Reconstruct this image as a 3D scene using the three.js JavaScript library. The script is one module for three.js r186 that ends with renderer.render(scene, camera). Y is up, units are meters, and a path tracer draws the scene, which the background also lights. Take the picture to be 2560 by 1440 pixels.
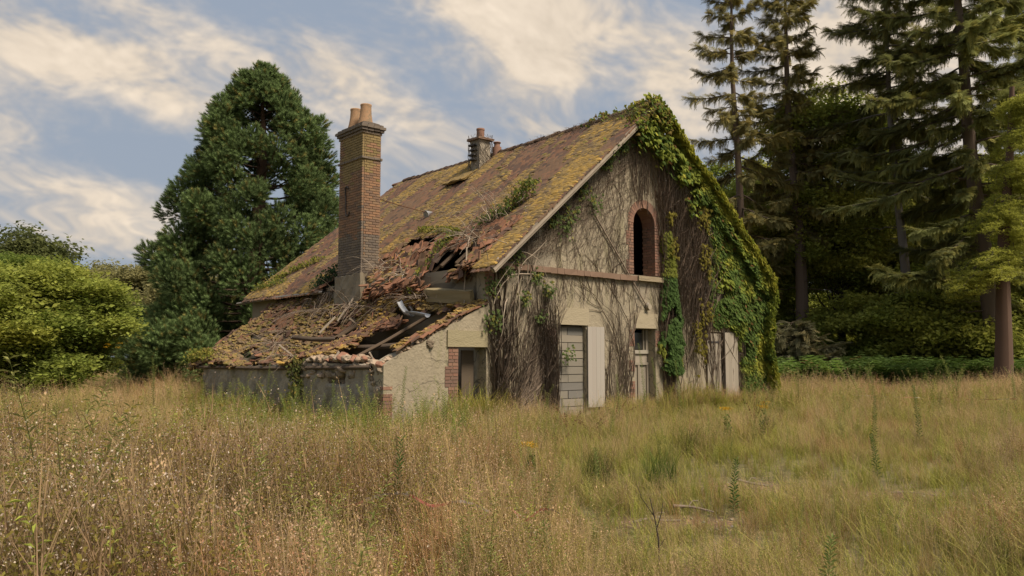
import * as THREE from 'three';
import * as BGU from 'three/addons/utils/BufferGeometryUtils.js';

// ---------------------------------------------------------------- camera, sky, sun
const scene = new THREE.Scene();
const camera = new THREE.PerspectiveCamera(39.34, 16 / 9, 0.1, 2000);
camera.position.set(0, 1.55, 0);
camera.rotation.set(THREE.MathUtils.degToRad(4.97), 0, 0);
const renderer = new THREE.WebGLRenderer({ antialias: true });
renderer.toneMapping = THREE.LinearToneMapping;
renderer.toneMappingExposure = 1.45;
renderer.shadowMap.enabled = true;

const sun = new THREE.DirectionalLight(new THREE.Color().setRGB(1.0, 0.86, 0.70), 3.9);
const SUN = new THREE.Vector3(0.50, 0.90, 0.42).normalize();
sun.position.copy(SUN).multiplyScalar(120);
sun.castShadow = true;
sun.shadow.radius = 38;
Object.assign(sun.shadow.camera, { left: -70, right: 70, top: 70, bottom: -70, near: 1, far: 320 });
sun.shadow.mapSize.set(2048, 2048);
scene.add(sun);

// ---------------------------------------------------------------- numbers
function rng(seed) { let a = seed >>> 0; return () => { a = (a + 0x6D2B79F5) | 0; let t = Math.imul(a ^ (a >>> 15), 1 | a); t = (t + Math.imul(t ^ (t >>> 7), 61 | t)) ^ t; return ((t ^ (t >>> 14)) >>> 0) / 4294967296; }; }
function hash2(x, y) { let h = Math.imul(x, 374761393) + Math.imul(y, 668265263); h = Math.imul(h ^ (h >>> 13), 1274126177); return ((h ^ (h >>> 16)) >>> 0) / 4294967296; }
function noise2(x, y) { const xi = Math.floor(x), yi = Math.floor(y), u = x - xi, v = y - yi, s = u * u * (3 - 2 * u), t = v * v * (3 - 2 * v); const a = hash2(xi, yi), b = hash2(xi + 1, yi), c = hash2(xi, yi + 1), d = hash2(xi + 1, yi + 1); return a + (b - a) * s + (c - a) * t + (a - b - c + d) * s * t; }
function fbm(x, y, o = 4) { let s = 0, a = 0.5, n = 0; for (let i = 0; i < o; i++) { s += a * noise2(x, y); n += a; a *= 0.5; x = x * 2.03 + 17.1; y = y * 2.03 + 9.7; } return s / n; }
const sstep = (x, a, b) => { const t = Math.min(1, Math.max(0, (x - a) / (b - a))); return t * t * (3 - 2 * t); };
const lerp = (a, b, t) => a + (b - a) * t;
const clamp = (x, a, b) => Math.min(b, Math.max(a, x));
const V = (x, y, z) => new THREE.Vector3(x, y, z);
const C = (r, g, b) => new THREE.Color().setRGB(r, g, b);
const UP = V(0, 1, 0);

// ---------------------------------------------------------------- sky: drifting cirrus over hazy blue
{
  const W = 4096, H = 2048, data = new Float32Array(W * H * 4);
  // banks of cloud: bearing, height, half width, half height (degrees), slant, strength
  const banks = [[-30.7, 18.8, 5.5, 1.8, 10, 1.0], [-25.9, 19.3, 2.0, 1.0, 10, 0.5], [-20.2, 19.6, 10.9, 1.4, 25, 0.6], [-12.9, 19.0, 3.8, 1.6, 35, 0.75], [-23.4, 16.3, 3.3, 1.2, 15, 0.8], [-28.6, 10.9, 6.5, 1.5, 10, 0.8], [-27.3, 8.2, 6.6, 1.5, 5, 0.85], [-32.2, 14.3, 1.9, 1.0, 10, 0.4], [-6.4, 16.1, 3.6, 1.1, 25, 0.6],
    [0.6, 22.3, 3.8, 3.0, 20, 0.95], [1.6, 20.8, 2.5, 1.8, 40, 0.8], [-4.4, 23.6, 4.0, 1.2, 20, 0.6], [6.4, 23.0, 5.4, 1.3, 10, 0.45], [0.9, 16.5, 2.5, 1.4, 25, 0.5], [10.4, 19.7, 2.6, 2.0, -40, 0.8], [22.3, 20.1, 5.1, 4.8, 0, 1.0], [27.6, 19.8, 6.1, 7.3, 0, 0.9], [12.7, 16.4, 1.6, 1.4, 0, 0.6]];
  const R = rng(77);
  for (let i = 0; i < 90; i++) { const az = R() * 360 - 180, el = 4 + 66 * R() * R(); if (Math.abs(az) > 37 || el > 31) banks.push([az, el, (3 + 7 * R()) / Math.cos(el * 0.017), 1.2 + 2.6 * R(), 30 * R() - 5, 0.5 + 0.5 * R()]); }
  const list = banks.map(([az, el, a, b, r, s]) => { const q = r * Math.PI / 180; return [az, el, a, b, Math.cos(q), Math.sin(q), s]; });
  for (let j = H / 2; j < H; j++) {
    const el = ((j + 0.5) / H - 0.5) * 180, ce = Math.cos(el * Math.PI / 180), se = Math.sin(el * Math.PI / 180);
    const near = list.filter((b) => Math.abs(b[1] - el) < 2.6 * (b[2] * Math.abs(b[5]) + b[3] + 1));
    for (let i = 0; i < W; i++) {
      const th = ((i + 0.5) / W - 0.5) * 2 * Math.PI, dx = Math.cos(th) * ce, dz = Math.sin(th) * ce;
      const az = Math.atan2(dx, -dz) * 180 / Math.PI;
      const px = dx / (se + 0.16), pz = dz / (se + 0.16);
      const wx = fbm(px * 2.2 + 3, pz * 2.2 + 8, 3) - 0.5, wy = fbm(px * 2.2 + 40, pz * 2.2 + 31, 3) - 0.5;
      let m = 0;
      for (const [ba, be, a, b, c, s, k] of near) {
        let d = az - ba; if (d > 180) d -= 360; if (d < -180) d += 360;
        const x = d * ce + wx * 4, y = el - be + wy * 2.6;
        const u = (x * c - y * s) / a, v = (x * s + y * c) / b, q = u * u + v * v;
        if (q < 7) m += k * Math.exp(-q * 0.95);
      }
      // fine streaks drawn out by the wind, and a mottled grain
      const ax = az * ce, sx = ax * 0.97 - el * 0.24 + wx * 7, sy = ax * 0.24 + el * 0.97 + wy * 4;
      const st = fbm(sx * 0.30 + 9, sy * 0.72 + 4, 5), gr = fbm(sx * 1.3 + 50, sy * 2.2 + 7, 6), fi = fbm(sx * 0.9 + 80, sy * 5.0 + 30, 4);
      const veil = sstep(fbm(sx * 0.05 + 60, sy * 0.12 + 20, 4), 0.42, 0.80) * 0.34;
      const mm = Math.min(1.25, m) + veil;
      let c = sstep(mm * (0.62 + 0.75 * (st - 0.25)) + Math.sqrt(Math.min(1, mm)) * (0.62 * (gr - 0.5) + 0.22 * (fi - 0.5)), 0.06, 0.95);
      c = clamp(Math.pow(c, 0.85), 0, 1);
      const hz = Math.exp(-el / 9);
      const br = lerp(0.295, 0.36, hz), bg = lerp(0.352, 0.405, hz), bb = lerp(0.445, 0.45, hz);
      const lum = 0.82 + 0.30 * (st - 0.45) + 0.22 * (gr - 0.5) + 0.12 * Math.min(1, m);
      const o = (j * W + i) * 4;
      data[o] = 0.735 * lerp(br, 0.80 * lum, c); data[o + 1] = 0.735 * lerp(bg, 0.68 * lum, c); data[o + 2] = 0.735 * lerp(bb, 0.545 * lum, c); data[o + 3] = 1;
    }
  }
  for (let k = 0; k < W * H / 2; k++) { data[k * 4] = 0.16; data[k * 4 + 1] = 0.14; data[k * 4 + 2] = 0.09; data[k * 4 + 3] = 1; }
  const sky = new THREE.DataTexture(data, W, H, THREE.RGBAFormat, THREE.FloatType);
  sky.mapping = THREE.EquirectangularReflectionMapping; sky.magFilter = THREE.LinearFilter; sky.needsUpdate = true;
  scene.background = sky; scene.environment = sky;
}

// ---------------------------------------------------------------- building helpers
const used = new Map();
function numbered(name) { const n = used.get(name) || 0; used.set(name, n + 1); return n ? name + '_' + String(n).padStart(3, '0') : name; }
function tag(o, label, category, group, kind) { o.userData.label = label; if (category) o.userData.category = category; if (group) o.userData.group = group; if (kind) o.userData.kind = kind; return o; }
function shade(o) { o.castShadow = true; o.receiveShadow = true; return o; }
function mesh(name, geo, mat, parent = scene) { const o = shade(new THREE.Mesh(geo, mat)); o.name = parent === scene ? numbered(name) : name; parent.add(o); return o; }
function thing(name, label, category, x = 0, y = 0, z = 0, turn = 0, group) { const o = new THREE.Group(); o.name = numbered(name); o.position.set(x, y, z); o.rotation.y = turn; scene.add(o); return tag(o, label, category, group); }
const _m = new THREE.Matrix4(), _q = new THREE.Quaternion(), _e = new THREE.Euler();
class Scatter { // a list of placings for an InstancedMesh
  constructor() { this.m = []; this.c = []; }
  add(mat, col) { this.m.push(...mat.elements); this.c.push(col.r, col.g, col.b); }
  put(pos, quat, scale, col) { _m.compose(pos, quat, scale); this.add(_m, col); }
  get count() { return this.m.length / 16; }
  build(name, geo, mat, parent = scene) {
    const n = this.count, o = shade(new THREE.InstancedMesh(geo, mat, n));
    o.instanceMatrix.array.set(this.m); o.instanceColor = new THREE.InstancedBufferAttribute(new Float32Array(this.c), 3);
    o.name = parent === scene ? numbered(name) : name; parent.add(o); return o;
  }
}
class MB { // collects triangles, builds one geometry
  constructor(colored = false) { this.p = []; this.i = []; this.c = colored ? [] : null; this.col = C(1, 1, 1); this.uv = []; }
  v(x, y, z, u = 0, w = 0) { this.p.push(x, y, z); this.uv.push(u, w); if (this.c) this.c.push(this.col.r, this.col.g, this.col.b); return this.p.length / 3 - 1; }
  tri(a, b, c) { this.i.push(a, b, c); }
  face(...pts) { const k = pts.map((p) => this.v(p.x, p.y, p.z)); for (let n = 1; n + 1 < k.length; n++) this.tri(k[0], k[n], k[n + 1]); }
  tube(pts, r0, r1, sides = 4, cap = false) {
    const n = pts.length, rows = []; const d = V(), a = V(), b = V(); let len = 0;
    for (let k = 0; k < n; k++) {
      d.copy(pts[Math.min(n - 1, k + 1)]).sub(pts[Math.max(0, k - 1)]); if (d.lengthSq() < 1e-12) d.set(0, 1, 0); d.normalize();
      if (k) len += pts[k].distanceTo(pts[k - 1]);
      a.set(Math.abs(d.y) > 0.9 ? 1 : 0, Math.abs(d.y) > 0.9 ? 0 : 1, 0).cross(d).normalize(); b.crossVectors(d, a);
      const r = typeof r0 === 'function' ? r0(k / (n - 1)) : lerp(r0, r1, k / (n - 1)), row = [];
      for (let s = 0; s <= sides; s++) { const q = s / sides * Math.PI * 2, x = Math.cos(q) * r, y = Math.sin(q) * r; row.push(this.v(pts[k].x + a.x * x + b.x * y, pts[k].y + a.y * x + b.y * y, pts[k].z + a.z * x + b.z * y, s / sides, len)); }
      rows.push(row);
    }
    for (let k = 0; k + 1 < n; k++) for (let s = 0; s < sides; s++) { const [p, q] = [rows[k], rows[k + 1]]; this.tri(p[s], p[s + 1], q[s + 1]); this.tri(p[s], q[s + 1], q[s]); }
    if (cap) for (const row of [rows[0], rows[n - 1]]) for (let s = 1; s + 1 < sides; s++) this.tri(row[0], row[s], row[s + 1]);
  }
  geo(smooth = true) {
    const g = new THREE.BufferGeometry(); g.setAttribute('position', new THREE.Float32BufferAttribute(this.p, 3)); g.setAttribute('uv', new THREE.Float32BufferAttribute(this.uv, 2));
    if (this.c) g.setAttribute('color', new THREE.Float32BufferAttribute(this.c, 3));
    g.setIndex(this.i); if (smooth) g.computeVertexNormals(); return g;
  }
}
function box(w, h, d, x = 0, y = 0, z = 0) { const g = new THREE.BoxGeometry(w, h, d); g.translate(x, y, z); return g; }
function roughBox(w, h, d, seed, j = 0.008, n = 2) { // a box with worn, uneven faces
  const g = BGU.mergeVertices(new THREE.BoxGeometry(w, h, d, n, n, n).deleteAttribute('uv').deleteAttribute('normal')), p = g.attributes.position, R = rng(seed);
  for (let k = 0; k < p.count; k++) p.setXYZ(k, p.getX(k) + (R() - 0.5) * 2 * j, p.getY(k) + (R() - 0.5) * 2 * j, p.getZ(k) + (R() - 0.5) * 2 * j);
  const f = g.toNonIndexed(); f.computeVertexNormals(); return f;
}
function texture(size, fn, srgb = true) { // fn(u, v) -> [r, g, b] linear 0..1 or a height; tiles by itself when fn does
  const d = new Uint8Array(size * size * 4), enc = (x) => Math.round(255 * (srgb ? (x <= 0.0031308 ? 12.92 * x : 1.055 * Math.pow(x, 1 / 2.4) - 0.055) : x));
  for (let j = 0; j < size; j++) for (let i = 0; i < size; i++) { const c = fn(i / size, j / size), o = (j * size + i) * 4, q = typeof c === 'number' ? [c, c, c] : c; for (let k = 0; k < 3; k++) d[o + k] = enc(clamp(q[k], 0, 1)); d[o + 3] = 255; }
  const t = new THREE.DataTexture(d, size, size, THREE.RGBAFormat); t.wrapS = t.wrapT = THREE.RepeatWrapping; t.magFilter = THREE.LinearFilter; t.colorSpace = srgb ? THREE.SRGBColorSpace : THREE.NoColorSpace; t.needsUpdate = true; return t;
}
function tfbm(u, v, f, o = 4, sx = 1, sy = 1) { // tiling noise: blends two shifted fields
  const n = (a, b) => fbm(a * f * sx, b * f * sy, o); const bu = sstep(u, 0, 1), bv = sstep(v, 0, 1);
  return (n(u + 1, v + 1) * (1 - bu) + n(u, v + 1) * bu) * (1 - bv) + (n(u + 1, v) * (1 - bu) + n(u, v) * bu) * bv;
}
const std = (c, roughness = 0.9, more = {}) => new THREE.MeshStandardMaterial({ color: c, roughness, metalness: 0, side: THREE.DoubleSide, ...more });
const leafy = (c, through = 0.35, more = {}) => new THREE.MeshPhysicalMaterial({ color: c, roughness: 0.95, transmission: through, thickness: 0, specularIntensity: 0.12, side: THREE.DoubleSide, ...more });
const lookAlong = (dir, roll = 0, q = new THREE.Quaternion()) => { q.setFromUnitVectors(UP, dir); if (roll) q.multiply(_q.setFromAxisAngle(UP, roll)); return q.clone(); };
// ---------------------------------------------------------------- materials of the house
const plasterMap = texture(1024, (u, v) => {
  const big = tfbm(u, v, 3, 5), mid = tfbm(u, v, 11, 4), fine = tfbm(u, v, 60, 3), run = tfbm(u, v, 9, 3, 3.2, 0.45), cr = Math.abs(tfbm(u + 0.3, v + 0.1, 7, 4) - 0.5);
  let k = 0.86 + 0.26 * (mid - 0.5) + 0.22 * (fine - 0.5);
  let c = [0.345 * k, 0.295 * k, 0.205 * k];
  const grey = sstep(big, 0.50, 0.68) * 0.55, green = sstep(run, 0.55, 0.75) * 0.35, dark = sstep(mid * 0.6 + fine * 0.4, 0.60, 0.76) * 0.5;
  c = [lerp(c[0], 0.23, grey * 1.3), lerp(c[1], 0.20, grey * 1.3), lerp(c[2], 0.15, grey * 1.3)];
  c = [lerp(c[0], 0.23, green), lerp(c[1], 0.215, green), lerp(c[2], 0.105, green)];
  c = [lerp(c[0], 0.17, dark), lerp(c[1], 0.14, dark), lerp(c[2], 0.09, dark)];
  if (cr < 0.009) c = c.map((x) => x * 0.55);
  return c;
});
plasterMap.repeat.set(0.25, 0.25);
const plasterBump = texture(512, (u, v) => 0.5 + 0.5 * (tfbm(u, v, 8, 4) - 0.5) + 0.5 * (tfbm(u, v, 50, 3) - 0.5), false);
plasterBump.repeat.set(0.5, 0.5);
const renderMap = texture(512, (u, v) => { const a = tfbm(u, v, 5, 5), b = tfbm(u, v, 26, 4), m = sstep(tfbm(u + 0.4, v, 4, 4), 0.5, 0.66); const k = 0.7 + 0.7 * (b - 0.2) * 0.8; const w = sstep(tfbm(u + 0.2, v + 0.6, 6, 5), 0.54, 0.62) * 0.8, q = k * (0.6 + 0.8 * a); return [lerp(lerp(0.27, 0.19, m), 0.40, w) * q, lerp(lerp(0.235, 0.165, m), 0.345, w) * q, lerp(lerp(0.18, 0.10, m), 0.25, w) * q]; });
renderMap.repeat.set(0.5, 0.5);
const woodMap = texture(256, (u, v) => { const g = tfbm(u, v, 14, 4, 3, 0.25), k = 0.6 + 0.8 * g; return [0.21 * k, 0.175 * k, 0.13 * k]; });
const paintMap = texture(256, (u, v) => { const a = tfbm(u, v, 7, 4), g = tfbm(u, v, 20, 4, 2.5, 0.3), w = sstep(a * 0.5 + g * 0.5, 0.54, 0.66); return [lerp(0.36, 0.20, w), lerp(0.335, 0.165, w), lerp(0.30, 0.12, w)]; });
const potMap = texture(256, (u, v) => { const a = tfbm(u, v, 5, 4), b = tfbm(u, v, 24, 4), w = sstep(a * 0.6 + b * 0.4, 0.50, 0.66), k = 0.8 + 0.4 * b; return [lerp(0.34, 0.20, w) * k, lerp(0.205, 0.145, w) * k, lerp(0.11, 0.085, w) * k]; });
const M = {
  plaster: std(C(1, 1, 1), 0.95, { map: plasterMap, bumpMap: plasterBump, bumpScale: 0.03 }),
  render: std(C(1, 1, 1), 0.95, { map: renderMap, bumpMap: plasterBump, bumpScale: 0.05 }),
  breast: std(C(0.72, 0.70, 0.68), 0.95, { map: plasterMap }),
  lintel: std(C(0.34, 0.29, 0.195), 0.95, { bumpMap: plasterBump, bumpScale: 0.015 }),
  band: std(C(0.20, 0.13, 0.088), 0.95, { bumpMap: plasterBump, bumpScale: 0.03 }),
  sill: std(C(0.29, 0.235, 0.15), 0.95, { bumpMap: plasterBump, bumpScale: 0.02 }),
  mortar: std(C(0.26, 0.21, 0.15), 1), dark: std(C(0.03, 0.025, 0.02), 1),
  wood: std(C(1, 1, 1), 0.9, { map: woodMap }), greyWood: std(C(1.5, 1.5, 1.55), 0.9, { map: woodMap }), beam: std(C(0.085, 0.058, 0.035), 0.95), batten: std(C(0.16, 0.12, 0.08), 0.95),
  shutter: std(C(0.44, 0.41, 0.37), 0.8), shutterWorn: std(C(0.27, 0.235, 0.18), 0.9), iron: std(C(0.035, 0.03, 0.028), 0.7), rust: std(C(0.12, 0.055, 0.03), 0.85), zinc: std(C(0.36, 0.37, 0.38), 0.5, { metalness: 0.5 }),
  pot: std(C(1, 1, 1), 0.9, { map: potMap, bumpMap: plasterBump, bumpScale: 0.01 }), pot2: std(C(0.22, 0.12, 0.08), 0.95), glass: std(C(0.05, 0.05, 0.045), 0.2), block: [C(0.215, 0.195, 0.155), C(0.17, 0.16, 0.14), C(0.25, 0.22, 0.17), C(0.15, 0.143, 0.125)].map((c) => std(c, 1, { bumpMap: plasterBump, bumpScale: 0.02 })),
};
const tileColors = [C(0.13, 0.066, 0.038), C(0.16, 0.080, 0.044), C(0.10, 0.056, 0.036), C(0.185, 0.094, 0.05), C(0.15, 0.088, 0.048), C(0.24, 0.112, 0.06), C(0.085, 0.054, 0.036)];
const tileMats = tileColors.map((c) => std(c, 0.95));
const brickColors = [C(0.25, 0.142, 0.08), C(0.21, 0.124, 0.076), C(0.275, 0.155, 0.085), C(0.175, 0.112, 0.074), C(0.235, 0.15, 0.088)];
const brickMats = brickColors.map((c) => std(c, 0.95)), redMats = [C(0.215, 0.112, 0.076), C(0.18, 0.10, 0.07), C(0.24, 0.135, 0.09), C(0.165, 0.10, 0.073)].map((c) => std(c, 0.95));
const greyBrickMats = [C(0.155, 0.125, 0.095), C(0.13, 0.105, 0.083), C(0.18, 0.14, 0.10)].map((c) => std(c, 0.95)), ochreMats = [C(0.235, 0.17, 0.07), C(0.20, 0.145, 0.06), C(0.25, 0.18, 0.078)].map((c) => std(c, 0.95));

// ---------------------------------------------------------------- the house: x along the gable front, z towards the viewer, y up
const HX = 1.48, HZ = -20, HTURN = 0.7104;
const house = thing('ruined_house', 'derelict cream-plastered brick house with mossy tiled roof and half-fallen lean-to', 'house', HX, 0, HZ, HTURN);
const houseMatrix = new THREE.Matrix4().compose(V(HX, 0, HZ), new THREE.Quaternion().setFromAxisAngle(UP, HTURN), V(1, 1, 1));
const toHouse = houseMatrix.clone().invert();
function onHouse(name, label, category, group) { return thing(name, label, category, HX, 0, HZ, HTURN, group); }
const eye = camera.position.clone().applyMatrix4(toHouse);
const part = (name, geo, mat, parent = house) => mesh(name, geo, mat, parent);
const merge = (list) => BGU.mergeGeometries(list.map((g) => { const h = g.index ? g.toNonIndexed() : g; for (const k of Object.keys(h.attributes)) if (!['position', 'normal', 'uv'].includes(k)) h.deleteAttribute(k); if (!h.attributes.uv) h.setAttribute('uv', new THREE.BufferAttribute(new Float32Array(h.attributes.position.count * 2), 2)); return h; }));
const RIDGE_S = 2.75, RIDGE_Y = 8.38, EAVE_S = -2.9, EAVE_Y = 3.58, WALL_L = -2.65, WALL_R = 8.12, LEN = 13.2;

// front wall with its openings
{
  const o = new THREE.Shape();
  const R = rng(5);
  o.moveTo(-5.4, -0.3); o.lineTo(-5.4, 1.40);
  for (let k = 1; k <= 14; k++) { const s = lerp(-5.4, WALL_L, k / 14.2); o.lineTo(s, 1.42 + (s + 5.4) / 2.75 * 1.36 + (R() - 0.5) * 0.07); }
  o.lineTo(WALL_L, 2.86); o.lineTo(WALL_L, 3.68); o.lineTo(RIDGE_S, 8.2); o.lineTo(WALL_R, 3.68); o.lineTo(WALL_R, -0.3); o.closePath();
  const hole = (pts) => { const h = new THREE.Path(); pts.forEach(([x, y], k) => (k ? h.lineTo(x, y) : h.moveTo(x, y))); h.closePath(); o.holes.push(h); };
  hole([[-3.51, -0.1], [-2.72, -0.1], [-2.72, 1.79], [-3.51, 1.79]]);
  hole([[-0.55, 0.1], [0.50, 0.1], [0.50, 2.37], [-0.55, 2.37]]);
  hole([[2.36, 0.1], [3.22, 0.1], [3.22, 2.34], [2.36, 2.34]]);
  hole([[5.6, 0.1], [6.9, 0.1], [6.9, 2.3], [5.6, 2.3]]);
  const a = [[2.24, 3.78], [3.38, 3.78], [3.38, 5.20]]; for (let k = 1; k < 12; k++) { const q = k / 12 * Math.PI; a.push([2.81 + 0.57 * Math.cos(q), 5.20 + 0.57 * Math.sin(q)]); } a.push([2.24, 5.20]); hole(a);
  const g = new THREE.ExtrudeGeometry(o, { depth: 0.45, bevelEnabled: false }); g.translate(0, 0, -0.45);
  tag(part('front_wall', g, M.plaster), 'cream plastered gable wall');
}
// the other walls of the main building and its floor
{
  const w = part('side_wall', box(0.45, 4.0, LEN - 0.5, WALL_L + 0.225, 1.68, -0.46 - (LEN - 0.5) / 2), std(C(0.82, 0.80, 0.80), 0.95, { map: plasterMap, bumpMap: plasterBump, bumpScale: 0.05 })); tag(w, 'grey side wall behind the lean-to');
  part('side_wall', box(0.45, 4.0, LEN - 0.5, WALL_R - 0.225, 1.68, -0.46 - (LEN - 0.5) / 2), M.render);
  const o = new THREE.Shape(); o.moveTo(WALL_L + 0.46, -0.3); o.lineTo(WALL_L + 0.46, 4.02); o.lineTo(RIDGE_S, 8.22); o.lineTo(WALL_R - 0.46, 4.08); o.lineTo(WALL_R - 0.46, -0.3); o.closePath();
  const g = new THREE.ExtrudeGeometry(o, { depth: 0.4, bevelEnabled: false }); g.translate(0, 0, -LEN + 1.0); part('back_wall', g, M.render);
  part('floor', box(WALL_R - WALL_L - 0.95, 0.1, LEN - 1, (WALL_L + WALL_R) / 2, 0.0, -LEN / 2), M.wood);
  part('partition', box(3.0, 2.9, 0.08, 2.8, 5.05, -2.6), M.wood); part('attic_floor', box(WALL_R - WALL_L - 0.95, 0.12, LEN - 1, (WALL_L + WALL_R) / 2, 3.5, -LEN / 2), M.wood);  // upright board behind the arched window is added, only to keep its opening dark
  // plaster breast that carries the tall chimney
  const br = roughBox(0.42, 1.6, 1.5, 11, 0.035, 8); br.translate(-2.64, 3.10, -6.18); part('chimney_breast', br, M.breast);
}
// lintels, string course, sill
{
  part('lintel', box(1.16, 0.42, 0.06, 0.0, 2.58, 0.012), M.lintel);
  part('lintel', box(1.12, 0.36, 0.06, -3.26, 1.975, 0.012), std(C(0.29, 0.25, 0.15), 0.95, { bumpMap: plasterBump, bumpScale: 0.015 }));
  part('lintel', box(0.94, 0.40, 0.06, 2.83, 2.55, 0.012), M.lintel);
  part('lintel', box(1.5, 0.26, 0.06, 6.25, 2.45, 0.012), M.lintel);
  const R = rng(9); const sc = [];
  for (let k = 0; k < 22; k++) { const g = roughBox(0.228, 0.125 + 0.02 * R(), 0.11, 100 + k, 0.008, 1); g.translate(-2.5 + k * 0.228, 3.675 + 0.006 * (R() - 0.5), 0.045 + 0.012 * (R() - 0.5)); sc.push(g); }
  part('string_course', merge(sc), M.band);
  part('window_sill', box(1.12, 0.13, 0.42, 2.99, 3.69, -0.08), M.sill);
}

// bricks: every brick a piece; those past the first 300 joined
const brickGeo = [0, 1, 2].map((k) => roughBox(1, 1, 1, 300 + k, 0.02, 1));
const brickRest = []; let brickCount = 0;
function brick(parent, x, y, z, w, h, d, mats, R, keep = true) {
  const m = mats[Math.floor(R() * mats.length)];
  if (keep && brickCount < 300) { const b = mesh('brick', brickGeo[Math.floor(R() * 3)], m, parent); b.position.set(x, y, z); b.scale.set(w, h, d); brickCount++; return b; }
  const o = { rotation: { z: 0 } }; brickRest.push([x, y, z, w, h, d, m.color, o]); return o;
}
// arched window in the gable
{
  const win = new THREE.Group(); win.name = 'arched_window'; house.add(win);
  const R = rng(21), course = 0.078;
  mesh('mortar_bed', box(0.10, 1.42, 0.40, 2.30, 4.49, -0.215), M.mortar, win); mesh('mortar_bed', box(0.10, 1.42, 0.40, 3.32, 4.49, -0.215), M.mortar, win);
  for (let k = 0; k < 18; k++) for (const side of [-1, 1]) {
    const y = 3.80 + (k + 0.5) * course, wide = Math.floor(k / 5) % 2 === 0 ? 0.30 : 0.21;
    const x0 = side < 0 ? 2.36 - wide : 3.25, len = wide;
    const n = k % 2 ? [0.62, 0.38] : [0.38, 0.62]; let x = x0;
    for (const f of n) { const w = len * f - 0.012; brick(win, x + len * f / 2, y, 0.0 - 0.05, w, course - 0.013, 0.125, redMats, R); x += len * f; }
    for (let j = 0; j < 2; j++) brick(win, side < 0 ? 2.31 : 3.30, y, -0.20 - j * 0.16 + (k % 2) * 0.02, 0.10, course - 0.013, 0.145, redMats, R, side > 0 && j < 1);
  }
  for (let k = 0; k < 21; k++) { const q = (k + 0.5) / 21 * Math.PI; const b = brick(win, 2.805 + 0.555 * Math.cos(q), 5.20 + 0.555 * Math.sin(q), -0.03, 0.225, 0.084 - 0.012, 0.1, redMats, R); b.rotation.z = q;
    const c = brick(win, 2.805 + 0.50 * Math.cos(q), 5.20 + 0.50 * Math.sin(q), -0.26, 0.11, 0.066, 0.34, redMats, R, false); c.rotation.z = q; }
  const ring = new THREE.Shape(); ring.absarc(2.805, 5.20, 0.652, 0, Math.PI, false); ring.absarc(2.805, 5.20, 0.458, Math.PI, 0, true); const rg = new THREE.ExtrudeGeometry(ring, { depth: 0.4, bevelEnabled: false, curveSegments: 24 }); rg.translate(0, 0, -0.388); mesh('mortar_bed', rg, M.mortar, win);
}
// brick jambs of the doors: bands of red brick between bands of plaster, and the bare brick jamb of the lean-to door
{
  const R = rng(31), cs = 0.075;
  for (let y = 0.1; y < 1.75; y += cs) { const k = Math.round(y / cs), wide = (k % 12) < 6 ? 0.36 : 0.27; for (const [f, o] of k % 2 ? [[0.6, 0], [0.4, 0.6]] : [[0.4, 0], [0.6, 0.4]]) brick(house, -3.51 - wide * (1 - o - f / 2), y + cs / 2, -0.04, wide * f - 0.012, cs - 0.013, 0.105, redMats, R); brick(house, -3.53, y + cs / 2, -0.25, 0.06, cs - 0.013, 0.28, redMats, R, false); }
  for (const [x0, x1, spans] of [[-0.93, -0.55, [[0.3, 0.72], [1.1, 1.5], [1.85, 2.3]]], [2.13, 2.36, [[0.5, 0.9], [1.2, 1.48], [1.86, 2.3]]], [3.22, 3.42, [[1.86, 2.3]]]])
    for (const [a, b] of spans) for (let y = a, k = 0; y < b; y += cs, k++) { const cut = k % 2 ? 0.62 : 0.38, w = x1 - x0; for (const [f, o] of [[cut, 0], [1 - cut, cut]]) brick(house, x0 + w * (o + f / 2), y + cs / 2, -0.04, w * f - 0.012, cs - 0.013, 0.1, redMats, R, x0 > 0); }
  for (let y = 2.95, k = 0; y < 3.5; y += cs, k++) brick(house, -2.56, y + cs / 2, -0.05, 0.21, cs - 0.013, 0.14, redMats, R); // corner quoin under the eave
  for (let y = 0.3, k = 0; y < 1.02; y += cs, k++) { if (k > 6 && k % 2) continue; brick(house, -5.36, y + cs / 2, -0.16, 0.115, cs - 0.013, 0.22 + 0.1 * R(), redMats, R); brick(house, -5.30, y + cs / 2, -0.05, 0.22, cs - 0.013, 0.12, redMats, R); } // bare corner of the lean-to
}
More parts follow.
